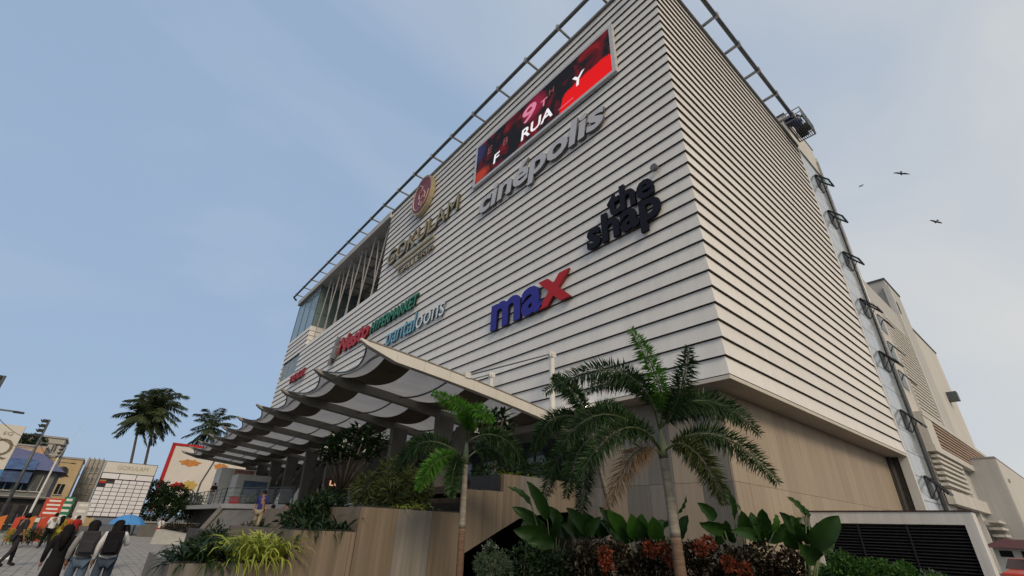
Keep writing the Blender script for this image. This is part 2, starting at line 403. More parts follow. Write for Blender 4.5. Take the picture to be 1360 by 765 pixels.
fv = MB(); fv.box(CX+0.25, 29.8, FY+0.25, YL-0.2, VZ0+0.006, VZ0+4*PITCHB); fv.build('terrace_room_wall', M_DCONC, mall)
for i in range(23, 27):
    z0 = Z0+i*PITCHB; m = MB()
    m.hexa([(CX-D,FY-D,z0),(29.5,FY-D,z0),(29.5,FY+.24,z0),(CX-D+.1,FY+.24,z0),(CX-.03,FY-.03,z0+PITCHB-.012),(29.5,FY-.03,z0+PITCHB-.012),(29.5,FY+.24,z0+PITCHB-.012),(CX+.1,FY+.24,z0+PITCHB-.012)])
    m.build('siding_board', M_SIDE, corewall)
gz0 = Z0+27*PITCHB
ys_ = np.linspace(FY, YL-0.2, 4)
for k in range(3):
    m = MB(); m.box(CX+0.02, CX+0.06, ys_[k]+.05, ys_[k+1]-.05, gz0, ZT-.66); m.build('corner_glass', M_GLASST, mall)
for k in range(3):
    x0 = CX+0.1+k*3.2
    m = MB(); m.box(x0+.05, x0+3.15, FY+.02, FY+.06, gz0, ZT-.66); m.build('corner_glass', M_GLASST, mall)
m = MB()
for y in ys_: m.box(CX-.02, CX+.14, y-.06, y+.06, gz0, ZT-.655)
for k in range(1, 4): m.box(CX+.1+k*3.2-.06, CX+.1+k*3.2+.06, FY-.02, FY+.1, gz0, ZT-.655)
for z in (gz0+2.2, gz0+4.4): m.box(CX+.1, CX+9.8, FY-.01, FY+.09, z-.05, z+.05)
m.build('corner_mullions', M_DSTEEL, mall)
rm = MB(); rm.box(CX+3, 29.8, FY+3, YL-0.4, gz0, ZT-.66); rm.build('inner_room', M_GREYW, mall)
# outrigger rail round the roof
rail = MB()
RX, RY, RZ = 16.0, 6.54, 36.62
rail.tube([(RX+0.6, YL+0.6, RZ-0.25), (RX, YL+0.2, RZ), (RX, RY, RZ)], 0.16, 8)
rail.build('roof_rail', M_DSTEEL, mall, smooth=True)
rail = MB(); rail.tube([(RX, RY, RZ), (40.2, RY, RZ)], 0.16, 8); rail.build('roof_rail', M_DSTEEL, mall, smooth=True)
y = 7.6
while y < YL+0.5:
    m = MB(); m.tube([(RX-0.1, y, RZ+0.02), (CX+0.1, y, RZ+0.02), (CX+0.15, y, ZT+0.18)], 0.11, 8)
    m.box(RX-0.2, RX+0.1, y-0.12, y+0.12, RZ-0.2, RZ+0.24)
    m.build('rail_bracket', M_STEEL, mall); y += 3.77
x = 20.75
while x < 40.5:
    m = MB(); m.tube([(x, RY-0.1, RZ+0.02), (x, CY+0.1, RZ+0.02), (x, CY+0.15, ZT+0.18)], 0.13, 8)
    m.box(x-0.12, x+0.12, RY-0.2, RY+0.1, RZ-0.2, RZ+0.24)
    m.build('rail_bracket', M_STEEL, mall); x += 3.47
rb = MB(); rb.box(31.5, 40.5, CY+1.5, CY+9, 36.0, 40.3); rb.build('penthouse', M_CREAM, mall)
rb = MB(); rb.box(32.8, 34.0, CY+0.7, CY+1.498, 36.0, 39.4); rb.build('penthouse_duct', M_GREYW, mall)
rb = MB(); rb.box(31.3, 40.7, CY+1.3, CY+9.2, 40.303, 40.5); rb.build('penthouse_cap', M_DSTEEL, mall)

# ground floor behind the canopy
SFX = 18.6
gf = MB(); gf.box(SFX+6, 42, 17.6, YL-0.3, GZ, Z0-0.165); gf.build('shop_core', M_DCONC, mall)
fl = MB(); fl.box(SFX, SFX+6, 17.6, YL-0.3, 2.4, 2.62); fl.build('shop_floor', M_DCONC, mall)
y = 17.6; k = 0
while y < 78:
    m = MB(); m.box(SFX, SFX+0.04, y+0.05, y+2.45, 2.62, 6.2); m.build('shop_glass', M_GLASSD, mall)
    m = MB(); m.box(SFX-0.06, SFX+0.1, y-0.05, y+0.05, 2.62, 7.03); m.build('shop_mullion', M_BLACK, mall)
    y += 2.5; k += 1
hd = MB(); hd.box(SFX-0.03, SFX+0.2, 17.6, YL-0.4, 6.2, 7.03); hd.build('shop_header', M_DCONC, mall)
M_LAMP = mat('downlight', (1,1,1), 0.5, emit=(1,0.93,0.8), estr=9)
for (x, yy) in [(16.6,16.0),(17.0,17.2),(17.2,18.6),(16.9,14.6),(17.6,20.3),(17.2,23.5),(17.4,27.0)]:
    m = MB(); m.tube([(x,yy,Z0-0.165),(x,yy,Z0-0.2)], 0.09, 8); m.build('downlight', M_LAMP, mall)
# ------------------------------------------------------------------ lettering
def text_mesh(body, offset=0.0, extrude=0.0, shear=0.0):
    cu = bpy.data.curves.new('txt', 'FONT'); cu.body = body; cu.size = 1.0; cu.offset = offset; cu.extrude = extrude
    cu.resolution_u = 3; cu.shear = shear
    o = bpy.data.objects.new('txt', cu); COL.objects.link(o)
    dg = bpy.context.evaluated_depsgraph_get()
    me = bpy.data.meshes.new_from_object(o.evaluated_get(dg))
    bpy.data.objects.remove(o); bpy.data.curves.remove(cu)
    return me
def text_bounds(me):
    if not me.vertices: return (0,0,0,0)
    a = np.empty(len(me.vertices)*3); me.vertices.foreach_get('co', a); a = a.reshape(-1,3)
    return a[:,0].min(), a[:,0].max(), a[:,1].min(), a[:,1].max()
def letters(body, parent, origin, right, up, out, width, height, face, side, depth=0.25, offset=0.0, shear=0.0, standoff=0.2, name='letter', hbody=None):
    """every letter a mesh of its own; the whole word fits width x height (height of hbody, else of the word)"""
    right, up, out = Vector(right).normalized(), Vector(up).normalized(), Vector(out).normalized()
    full = text_mesh(body, offset, 0, shear); x0, x1, y0, y1 = text_bounds(full); bpy.data.meshes.remove(full)
    if hbody:
        h_ = text_mesh(hbody, offset, 0, shear); _, _, hy0, hy1 = text_bounds(h_); bpy.data.meshes.remove(h_)
    else: hy0, hy1 = y0, y1
    sx, sy = width/(x1-x0), height/(hy1-hy0)
    res = []
    for i, ch in enumerate(body):
        if ch == ' ': continue
        me = text_mesh(ch, offset, 0.5, shear); pre = text_mesh(body[:i+1], offset, 0, shear)
        if not len(me.vertices): continue
        dx = text_bounds(pre)[1] - text_bounds(me)[1]; bpy.data.meshes.remove(pre)
        for v in me.vertices:
            c = v.co; v.co = Vector(origin) + right*((c.x+dx-x0)*sx) + up*((c.y-hy0)*sy) + out*(standoff + (c.z+0.5)*depth)
        f_, s_ = (face, side) if not callable(face) else face(i, ch)
        me.materials.clear(); me.materials.append(f_); me.materials.append(s_)
        me.update()
        idx = [0 if abs(p.normal.dot(out)) > 0.7 else 1 for p in me.polygons]
        me.polygons.foreach_set('material_index', idx)
        me.name = name
        res.append(link_mesh(name, me, parent))
    return res
def flat_text(body, parent, origin, right, up, out, width, height, m, offset=0.0, shear=0.0, name='lettering'):
    right, up, out = Vector(right).normalized(), Vector(up).normalized(), Vector(out).normalized()
    me = text_mesh(body, offset, 0, shear); x0, x1, y0, y1 = text_bounds(me)
    for v in me.vertices:
        c = v.co; v.co = Vector(origin) + right*((c.x-x0)*width/(x1-x0)) + up*((c.y-y0)*height/(y1-y0)) + out*0.004
    me.materials.clear(); me.materials.append(m); me.update()
    return link_mesh(name, me, parent)
RT, UP, OUT = (0,-1,0), (0,0,1), (-1,0,0)                    # as read on the long facade
M_SILV = mat('sign_silver', (0.50,0.50,0.52), 0.4, 0.05, metal=0.1); M_SILVS = mat('sign_silver_side', (0.12,0.12,0.13), 0.5)
M_NAVY = mat('sign_navy', (0.008,0.008,0.016), 0.6, 0.1, spec=0.15); M_BLUE = mat('sign_blue', (0.030,0.030,0.27), 0.5, 0.05, spec=0.2); M_BLUES = mat('sign_blue_side', (0.012,0.012,0.07), 0.5)
M_RED = mat('sign_red', (0.42,0.018,0.024), 0.5, 0.05, spec=0.2); M_REDS = mat('sign_red_side', (0.13,0.012,0.015), 0.5)
M_GOLD = mat('sign_gold', (0.36,0.29,0.15), 0.35, 0.1, metal=0.5); M_GOLDS = mat('sign_gold_side', (0.10,0.075,0.04), 0.5)
M_GRN = mat('sign_green', (0.02,0.20,0.11), 0.4, 0.05); M_GRNS = mat('sign_green_side', (0.01,0.06,0.04), 0.5)
M_CYAN = mat('sign_cyan', (0.16,0.40,0.56), 0.35, 0.1); M_PALE = mat('sign_pale', (0.72,0.75,0.78), 0.35, 0.05); M_CYANS = mat('sign_cyan_side', (0.04,0.10,0.15), 0.5)
FX = CX - D
t = thing('cinema_sign', 'silver rounded lowercase lettering on the siding directly under the video screen', 'sign', (FX, 18.9, 24.5))
letters('cinépolis', t, (FX, 25.6, 24.55), RT, (0,0.0,1), OUT, 13.4, 1.55, M_SILV, M_SILVS, 0.2, 0.03, 0.12, 0.05, hbody='cnos')
t = thing('fashion_sign', 'big lowercase lettering, blue first two letters and a red last one', 'sign', (FX, 19, 13.3))
letters('max', t, (FX, 22.9, 13.35), RT, UP, OUT, 7.4, 1.95, lambda i, c: (M_RED, M_REDS) if c == 'x' else (M_BLUE, M_BLUES), None, 0.18, 0.03, 0.0, 0.05)
t = thing('store_sign', 'navy black heavy two-line lettering near the building corner', 'sign', (FX, 11.7, 15.4))
letters('the', t, (FX, 12.55, 17.15), RT, UP, OUT, 3.0, 1.75, M_NAVY, M_NAVY, 0.16, 0.03, 0.0, 0.05)
letters('shap', t, (FX, 14.15, 15.75), RT, UP, OUT, 4.85, 1.35, M_NAVY, M_NAVY, 0.16, 0.03, 0.0, 0.05, hbody='sa')
m = MB(); m.tube([(FX-0.1, 9.35, 18.75), (FX-0.3, 9.35, 18.75)], 0.2, 12); m.build('trademark_dot', M_SILVS, t)
t = thing('mall_name_sign', 'gold capital lettering with an underline and a smaller word beneath, below the round emblem', 'sign', (FX, 36, 25))
letters('GOKULAM', t, (FX, 43.4, 27.25), RT, UP, OUT, 14.3, 1.9, M_GOLD, M_GOLDS, 0.18, 0.0, 0.0, 0.05)
letters('GALLERIA', t, (FX, 40.0, 24.75), RT, UP, OUT, 7.3, 0.75, M_GOLD, M_GOLDS, 0.14, 0.0, 0.0, 0.05)
m = MB(); m.box(FX-0.35, FX-0.1, 33.0, 41.2, 26.15, 26.4); m.build('underline', M_GOLD, t)
t = thing('round_emblem', 'round maroon emblem disc with a gold rim near the roof edge', 'emblem', (FX, 36.6, 33.4))
def disc(cy, cz, ry, rz, x0, x1, n=40): return [Vector((x0, cy+ry*math.cos(2*math.pi*k/n), cz+rz*math.sin(2*math.pi*k/n))) for k in range(n)], (x1-x0, 0, 0)
pp_, dd_ = disc(36.6, 33.35, 2.05, 2.55, FX-0.02, FX-0.5); m = MB(); m.prism(pp_, dd_); m.build('rim', mat('emblem_gold', (0.42,0.36,0.22), 0.4, 0.1, metal=0.3), t)
pp_, dd_ = disc(36.6, 33.35, 1.85, 2.32, FX-0.3, FX-0.53); m = MB(); m.prism(pp_, dd_); m.build('disc', mat('emblem_maroon', (0.19,0.035,0.05), 0.45, 0.15), t)
m = MB(); xx = FX-0.56
def stroke(pts, r=0.06): m.tube([(xx, 36.6 - a, 33.35 + b) for a, b in pts], r, 6)
stroke([(1.6*math.cos(a), 2.0*math.sin(a)) for a in np.linspace(2.2, 6.2, 22)])
stroke([(-0.5,1.5),(-0.1,1.2),(0.2,1.0),(0.1,0.6)]); stroke([(0.1,0.5),(-0.4,0.1),(-0.3,-0.5),(0.2,-0.7),(0.5,-0.3)])
stroke([(0.0,-0.7),(-0.2,-1.2),(0.3,-1.6),(0.5,-1.2)]); stroke([(0.5,0.3),(0.9,-0.2),(0.8,-0.8)])
m.build('figure_lines', mat('emblem_pale', (0.55,0.40,0.36), 0.5), t)
t = thing('hypermarket_sign', 'red rounded word followed by green capitals on one line', 'sign', (FX, 44, 19.3))
letters('Nesto', t, (FX, 53.2, 19.25), RT, UP, OUT, 8.4, 2.1, M_RED, M_REDS, 0.18, 0.04, 0.15, 0.05)
letters('HYPERMARKET', t, (FX, 44.3, 19.45), RT, UP, OUT, 9.9, 1.25, M_GRN, M_GRNS, 0.18, 0.02, 0.1, 0.05)
m = MB(); m.prism([(FX-0.1,55.6,18.6),(FX-0.1,54.9,18.5),(FX-0.1,53.5,21.6),(FX-0.1,54.2,21.9)], (-0.3,0,0)); m.prism([(FX-0.14,54.6,19.2),(FX-0.14,53.9,19.0),(FX-0.14,53.3,20.2),(FX-0.14,53.9,20.6)], (-0.3,0,0)); m.build('leaf_mark', mat('sign_grey', (0.20,0.18,0.18), 0.5), t)
t = thing('clothing_sign', 'slim pale blue and white lowercase lettering under the green capitals', 'sign', (FX, 34.5, 16.7))
letters('pantaloons', t, (FX, 39.9, 16.85), RT, UP, OUT, 10.5, 1.2, lambda i, c: (M_CYAN, M_CYANS) if i < 6 else (M_PALE, M_CYANS), None, 0.16, 0.0, 0.1, 0.05, hbody='anos')
t = thing('small_red_sign', 'small red lettering at the far end of the siding over the canopy', 'sign', (FX, 68.3, 19.4))
letters('TRENDZ', t, (FX, 71.6, 19.35), RT, UP, OUT, 6.4, 1.1, M_RED, M_REDS, 0.25, 0.03, 0.1, 0.12)
# the video screen
def screenmat():
    m = bpy.data.materials.new('led_screen'); m.use_nodes = True; T = m.node_tree; N = T.nodes; L = T.links; N.clear()
    out = N.new('ShaderNodeOutputMaterial'); b = N.new('ShaderNodeBsdfPrincipled'); b.inputs['Base Color'].default_value = (0.012,0.012,0.014,1); b.inputs['Roughness'].default_value = 0.7; b.inputs['Specular IOR Level'].default_value = 0.05
    co = N.new('ShaderNodeTexCoord'); sp = N.new('ShaderNodeSeparateXYZ'); L.new(co.outputs['Object'], sp.inputs[0])
    no = N.new('ShaderNodeTexNoise'); no.inputs['Scale'].default_value = 0.55; no.inputs['Detail'].default_value = 6; no.inputs['Distortion'].default_value = 0.8
    L.new(co.outputs['Object'], no.inputs['Vector'])
    rp = N.new('ShaderNodeValToRGB'); e = rp.color_ramp.elements; e[0].position = 0.50; e[0].color = (0.006,0.006,0.008,1); e[1].position = 0.70; e[1].color = (0.16,0.006,0.008,1)
    x = e.new(0.58); x.color = (0.075,0.004,0.008,1)
    L.new(no.outputs['Fac'], rp.inputs[0])
    def blob(y, z, ry, rz, col, prev, soft=0.5):             # picture content: bright patches of the film still
        mp_ = N.new('ShaderNodeMapping'); mp_.vector_type = 'TEXTURE'; mp_.inputs['Location'].default_value = (0, y, z); mp_.inputs['Scale'].default_value = (100, ry, rz)
        L.new(co.outputs['Object'], mp_.inputs['Vector'])
        ln = N.new('ShaderNodeVectorMath'); ln.operation = 'LENGTH'; L.new(mp_.outputs[0], ln.inputs[0])
        ad = N.new('ShaderNodeMath'); ad.operation = 'MULTIPLY_ADD'; L.new(no.outputs['Fac'], ad.inputs[0]); ad.inputs[1].default_value = 0.9; L.new(ln.outputs['Value'], ad.inputs[2])
        r2 = N.new('ShaderNodeMapRange'); r2.inputs['From Min'].default_value = 1.45; r2.inputs['From Max'].default_value = 1.45-soft; L.new(ad.outputs[0], r2.inputs['Value'])
        mi = N.new('ShaderNodeMixRGB'); mi.inputs['Color2'].default_value = (*col, 1); L.new(r2.outputs[0], mi.inputs['Fac']); L.new(prev, mi.inputs['Color1']); return mi.outputs[0]
    c = rp.outputs[0]
    c = blob(-6.0, -2.0, 3.2, 1.9, (0.62,0.004,0.005), c, 0.10)
    c = blob(7.6, 1.4, 1.5, 1.6, (0.02,0.02,0.07), c)
    c = blob(7.0, -1.6, 1.6, 0.9, (0.30,0.03,0.015), c)
    c = blob(2.6, 0.0, 1.2, 2.6, (0.006,0.006,0.008), c)
    c = blob(0.0, 1.0, 1.6, 1.4, (0.20,0.008,0.03), c)
    L.new(c, b.inputs['Emission Color']); b.inputs['Emission Strength'].default_value = 1.0
    L.new(b.outputs[0], out.inputs[0]); return m
SY0, SY1, SZ0, SZ1 = 11.25, 26.6, 28.5, 32.95
t = thing('video_screen', 'long led video screen showing red film announcement with broken white lettering', 'screen', (FX, (SY0+SY1)/2, (SZ0+SZ1)/2))
m = MB(); m.box(FX-0.22, FX+0.02, SY0, SY1, SZ0, SZ1); m.build('display', screenmat(), t)
m = MB()
for a in ((SY0-0.28,SY0,SZ0-0.28,SZ1+0.28),(SY1,SY1+0.28,SZ0-0.28,SZ1+0.28),(SY0,SY1,SZ0-0.28,SZ0),(SY0,SY1,SZ1,SZ1+0.28)): m.box(FX-0.25, FX+0.02, *a)
m.build('frame', M_SILV, t)
M_EW = mat('led_white', (0.02,0.02,0.02), 0.5, emit=(0.75,0.72,0.74), estr=1.0); M_EP = mat('led_pink', (0.02,0.02,0.02), 0.5, emit=(0.55,0.16,0.26), estr=1.0)
M_ED = mat('led_dim', (0.02,0.02,0.02), 0.5, emit=(0.16,0.02,0.02), estr=1.0)
sx_ = FX-0.225
for (s, y, z, w, h, mm) in [('F',24.0,29.15,0.85,1.0,M_EW),('RUA',20.4,29.05,3.6,1.15,M_EW),('Y',14.75,29.9,1.2,1.15,M_EW),('9',20.3,30.7,1.7,1.75,M_EP),('T',18.1,30.9,0.75,0.7,M_EP),
                           ('H',17.2,31.5,0.6,0.6,M_ED),('B',22.8,30.3,0.7,0.8,M_ED),('E',25.0,30.9,0.7,0.8,M_ED),('_',16.2,29.0,1.5,0.07,M_EP)]:
    flat_text(s, t, (sx_, y, z), RT, UP, OUT, w, h, mm, 0.02, 0.1, 'screen_lettering')

# ------------------------------------------------------------------ canopy
CY0, CP, NBAY = 16.9, 5.27, 9
can = thing('entrance_canopy', 'long wave-edged fabric canopy on grey cross beams over the mall entrance', 'canopy', (11.5, 16.9, 2.6))
def ctop(x):                                                 # beam top: high at the tip, falling to the wall
    u = (x-6.45)/9.95
    return 8.02 - 0.62*u - 0.42*u*u
def beam(y, w, m, nm, dmid=0.42, z_off=0.0, x_end=16.9):
    b = MB(); xs_ = np.linspace(6.45, x_end, 9); prev = None
    for i in range(8):
        xa, xb = xs_[i], xs_[i+1]
        da, db = [min(dmid, 0.16+0.30*(q-6.45)) for q in (xa, xb)]
        za, zb = ctop(xa)+z_off, ctop(xb)+z_off
        e = 0.004 if nm == 'fascia' else 0.0
        b.hexa([(xa+e,y-w/2,za-da),(xb-e,y-w/2,zb-db),(xb-e,y+w/2,zb-db),(xa+e,y+w/2,za-da),(xa+e,y-w/2,za),(xb-e,y-w/2,zb),(xb-e,y+w/2,zb),(xa+e,y+w/2,za)])
    # upturned tip
    z = ctop(6.45)+z_off
    b.hexa([(6.15,y-w/4,z+0.02),(6.45,y-w/2,z-0.16),(6.45,y+w/2,z-0.16),(6.15,y+w/4,z+0.02),(6.15,y-w/4,z+0.1),(6.45,y-w/2,z+0.003),(6.45,y+w/2,z+0.003),(6.15,y+w/4,z+0.1)])
    return b.build(nm, m, can)
beam(CY0, 0.30, M_FASCIA, 'fascia', 0.44)
lip = MB()
xs_ = np.linspace(6.4, 16.9, 12)
lip.tube([(x, CY0-0.1, ctop(x)+0.05) for x in xs_], 0.05, 6); lip.build('fascia_trim', mat('dirty_trim', (0.20,0.18,0.15), 0.8, 0.4, scale=8), can)
for i in range(1, NBAY+1): beam(CY0+i*CP, 0.40, M_BEAM, 'cross_beam', 0.42, -0.03)
cells = [(6.5,7.45,M_MEMB),(7.45,8.75,M_BROWN),(8.75,11.7,M_MEMB),(11.7,13.2,M_BROWN),(13.2,15.3,M_MEMB),(15.3,16.85,M_BROWN)]
SAG = 0.30
def memb(x, s): return ctop(x) - 0.05 - SAG*4*s*(1-s)
for i in range(NBAY):
    ya, yb = CY0+i*CP+0.16, CY0+(i+1)*CP-0.17
    for k, (xa, xb, mm) in enumerate(cells):
        v, f = [], []; ns, nx = 12, 5
        for a in range(ns+1):
            s = a/ns
            fa = xa + (0.55*4*s*(1-s) if k == 0 else 0.25*4*s*(1-s))
            fb = xb + (0.25*4*s*(1-s) if k < len(cells)-1 else 0)
            for q in range(nx+1):
                x = fa + (fb-fa)*q/nx
                v.append((x, ya+(yb-ya)*s, memb(x, s)))
        for a in range(ns):
            for q in range(nx):
                b = a*(nx+1)+q; f.append((b, b+1, b+nx+2, b+nx+1))
        link_mesh('membrane_panel', rawmesh('membrane_panel', v, f, mm, smooth=True), can)
    for xr, rr in ((10.7, 0.045), (14.6, 0.045)):
        m = MB(); m.tube([(xr, ya+(yb-ya)*s, memb(xr, s)-0.08) for s in np.linspace(0,1,9)], rr, 6); m.build('arched_rib', M_DSTEEL, can)
    m = MB(); m.tube([(xs2, ya+(yb-ya)*s, memb(xs2, s)+0.01) for s in np.linspace(0,1,13) for xs2 in [6.5+0.55*4*s*(1-s)]], 0.035, 6); m.build('edge_cable', M_DSTEEL, can)
    m = MB(); m.tube([(7.15, ya, ctop(7.15)-0.22), (7.15, yb, ctop(7.15)-0.22)], 0.06, 8); m.build('front_tube', M_STEEL, can)
for i in range(0, NBAY+1):
    y = CY0+i*CP
    m = MB(); m.tube([(16.5, y-0.35, 6.5), (16.5, y-0.35, 10.1)], 0.15, 12); m.box(16.35,16.65,y-0.52,y-0.18,9.85,10.05); m.box(16.28,16.72,y-0.40,y-0.30,9.9,10.2); m.build('mast', M_WHITE, can)
    m = MB(); m.tube([(16.4, y-0.35, 10.05), (11.3, y-0.1, ctop(11.3)+0.12)], 0.035, 6); m.build('tie_rod', M_DSTEEL, can)
    m = MB(); m.box(11.15, 11.45, y-0.2, y+0.05, ctop(11.3)+0.0, ctop(11.3)+0.26); m.build('rod_anchor', M_FASCIA, can)
    if i >= 1:
        for s in (-1, 1):
            m = MB(); xb, xt = 13.6, 14.4+0.9*s
            zt = ctop(xt)-0.40; w0, w1 = 0.28, 0.5; yy = y+0.0
            m.hexa([(xb-w0,yy-.22,2.6),(xb+w0,yy-.22,2.6),(xb+w0,yy+.22,2.6),(xb-w0,yy+.22,2.6),(xt-w1,yy-.24+.9*s*.3,zt),(xt+w1,yy-.24+.9*s*.3,zt),(xt+w1,yy+.24+.9*s*.3,zt),(xt-w1,yy+.24+.9*s*.3,zt)])
            m.build('slanted_column', M_CONC, can)
bb = MB(); bb.box(16.6, 16.9, CY0+0.2, CY0+NBAY*CP, 6.25, 6.6); bb.build('back_beam', M_BEAM, can)

# ------------------------------------------------------------------ podium, steps, planter walls
pod = thing('podium', 'raised dark concrete podium with a leaning front wall under the canopy', 'podium', (10.6, 40, GZ))
SL = 2.6
poly = [(7.85,67.4),(7.85,43.6),(10.6,35.7),(11.4,17.2),(18.6,17.2),(18.6,67.4)]
m = MB(); m.prism([(x,y,SL-0.32) for x,y in poly], (0,0,0.32)); m.build('floor_slab', mat('slab_edge', (0.30,0.30,0.295), 0.8, 0.1), pod)
m = MB()
inner = [(9.2,67.0),(9.2,44.6),(11.6,36.4),(12.2,17.3),(18.6,17.3),(18.6,67.0)]
m.prism([(x,y,GZ) for x,y in inner], (0,0,SL-0.325-GZ)); m.build('front_wall', M_DCONC, pod)
lean = [((8.0,43.6,SL-0.33),(6.1,40.6,GZ)), ((8.0,66.8,SL-0.33),(5.6,63.0,GZ))]
for a, b in lean:
    m = MB(); m.bar(a, b, 0.34, 0.34); m.build('leaning_fin', M_CONC, pod)
m = MB(); m.hexa([(6.15,40.7,GZ),(9.0,38.2,GZ),(10.5,41,GZ),(9.2,44.5,GZ),(8.05,43.7,SL-0.34),(10.4,36.4,SL-0.34),(11.2,37.5,SL-0.34),(9.4,44.5,SL-0.34)]); m.build('leaning_wall', M_CONC, pod)
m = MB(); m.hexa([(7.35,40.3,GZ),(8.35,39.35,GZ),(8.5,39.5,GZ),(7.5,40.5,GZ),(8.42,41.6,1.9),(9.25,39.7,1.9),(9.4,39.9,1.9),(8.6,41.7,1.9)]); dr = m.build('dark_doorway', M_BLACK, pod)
for k in range(7):
    a = (k+0.5)/7; m = MB(); m.bar((7.30+0.95*a,40.22-0.93*a,GZ), (8.36+0.82*a,41.5-1.85*a,1.88), 0.05); m.build('door_slat', M_DSTEEL, dr)
for k in range(12):                                          # steps up to the podium
    z1 = GZ + (k+1)*(SL-0.33-GZ)/12; x0 = 7.3+k*0.33
    m = MB(); m.box(x0, 11.9, 22.0, 34.5, z1-(SL-0.33-GZ)/12+0.002, z1); m.build('step', M_DCONC, pod)
st = MB(); st.box(10.4, 18.5, 22, 34.5, GZ, GZ+0.01)
# railing on the podium edge
edge = [(8.0,67.0),(8.0,43.8),(10.7,36.0)]
def rail_run(a, b, n, nm, par):
    a, b = Vector((*a, SL)), Vector((*b, SL))
    for k in range(n+1):
        p = a.lerp(b, k/n); m = MB(); m.box(p.x-.03,p.x+.03,p.y-.03,p.y+.03,SL,SL+1.1); m.build('post', M_DSTEEL, par)
    for h in (0.25, 0.5, 0.75, 1.1):
        m = MB(); m.tube([a+Vector((0,0,h)), b+Vector((0,0,h))], 0.03 if h > 1 else 0.016, 6); m.build('rail', M_DSTEEL, par)
    for k in range(n):
        p, q = a.lerp(b, (k+.08)/n), a.lerp(b, (k+.92)/n)
        m = MB(); m.bar(p+Vector((0,0,.55)), q+Vector((0,0,.55)), 0.012, 0.9); m.build('glass_panel', M_GLASSR, par)
rr_ = thing('terrace_railing', 'steel and glass railing along the podium terrace edge', 'railing', (8.0,43.8,SL))
rail_run(edge[0], edge[1], 12, 'a', rr_); rail_run(edge[1], edge[2], 4, 'b', rr_)

WY = 11.0
pl = thing('planter_wall', 'stepped planter walls clad in brown vertical grained stone panels', 'planter', (3.0, WY, GZ))
def planter(x0, x1, y0, y1, zt, mats, w=1.25, rim=True):
    m = MB(); m.box(x0+0.1, x1-0.02, y0+0.1, y1, GZ, zt-0.22); m.build('planter_soil', M_SOIL, pl)
    a = x0; k = 0
    while a < x1-0.05:
        b = min(x1, a+w); m = MB(); m.box(a+.004, b-.004, y0, y0+0.09, GZ, zt-0.0); m.build('stone_panel', mats[k % len(mats)], pl); a = b; k += 1
    m = MB(); m.box(x0, x0+0.09, y0+0.095, y1, GZ, zt); m.build('stone_panel', mats[0], pl)
    if rim:
        m = MB(); m.box(x0+.02, x1-.02, y0+0.095, y0+0.2, zt-0.2, zt+0.035); m.build('rim', M_RIM, pl)
planter(1.47, 3.45, WY, 14.6, 0.86, [M_STONEG, M_STONEP])
planter(3.45, 4.80, WY, 17.0, 1.44, [M_STONEP])
planter(4.80, 7.60, WY-0.02, 18.6, 1.95, [M_STONEP, M_STONEG, M_STONEP], 0.95)
# the wall over the basement ramp: sloping lower edge
def ramp_panel(x0, x1, zb0, zb1, zt, mm):
    m = MB(); m.prism([(x0+.004,WY,zb0),(x1-.004,WY,zb1),(x1-.004,WY,zt),(x0+.004,WY,zt)], (0,0.16,0)); m.build('stone_panel', mm, pl)
ramp_panel(7.62, 8.30, 0.97, 1.29, 2.54, M_STONEP); ramp_panel(8.30, 8.99, 1.29, 1.62, 2.56, M_STONEP)
ramp_panel(8.99, 9.6, 1.62, 1.90, 3.04, M_STONEP); ramp_panel(9.6, 10.8, 1.90, 2.1, 3.05, M_STONEG); ramp_panel(10.8, 12.0, 2.1, 2.2, 3.05, M_STONEP)
k = 0; a = 12.2
while a < 18.2:
    b = min(18.2, a+1.2); m = MB(); m.box(a+.004, b-.004, 16.95, 17.1, GZ, 3.0); m.build('stone_panel', [M_STONEG, M_STONEP][k % 2], pl); a = b; k += 1
m = MB(); m.box(7.7, 8.98, WY+.17, 17.1, 2.2, 2.34); m.box(8.99, 12.0, WY+.17, 16.9, 2.6, 2.83); m.build('planter_soil', M_SOIL, pl)
m = MB(); m.box(8.92, 8.98, WY+.17, WY+1.6, 2.4, 3.04); m.build('rim', M_RIM, pl)
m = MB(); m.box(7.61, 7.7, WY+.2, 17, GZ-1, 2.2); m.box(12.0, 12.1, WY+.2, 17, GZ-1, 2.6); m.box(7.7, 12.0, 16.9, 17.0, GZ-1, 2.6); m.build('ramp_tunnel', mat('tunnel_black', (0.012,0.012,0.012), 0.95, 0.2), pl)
# ------------------------------------------------------------------ vegetation builders
L_PALM = leafmat('palm_leaf', (0.013,0.033,0.011), (0.036,0.08,0.024), 0.4, 0.2, 2.0)
L_PALMY = leafmat('palm_leaf_young', (0.042,0.13,0.014), (0.085,0.235,0.026), 0.4, 0.3, 2.0)
L_PALMO = leafmat('palm_leaf_olive', (0.03,0.045,0.012), (0.07,0.085,0.025), 0.5, 0.25, 2.0)
L_DEAD = leafmat('palm_leaf_dead', (0.13,0.085,0.045), (0.26,0.18,0.11), 0.8, 0.15, 3.0)
L_COCO = leafmat('coconut_leaf', (0.034,0.052,0.026), (0.085,0.11,0.05), 0.45, 0.2, 0.8)
L_PADDLE = leafmat('paddle_leaf', (0.012,0.036,0.009), (0.028,0.075,0.015), 0.35, 0.22, 1.2)
L_PADDLEY = leafmat('paddle_leaf_bright', (0.034,0.105,0.015), (0.06,0.165,0.025), 0.35, 0.3, 1.2)
L_CROTON = leafmat('dark_hedge_leaf', (0.012,0.013,0.009), (0.035,0.026,0.016), 0.4, 0.15, 2.5)
L_CRED = leafmat('red_hedge_leaf', (0.09,0.020,0.010), (0.20,0.045,0.018), 0.45, 0.2, 4.0)
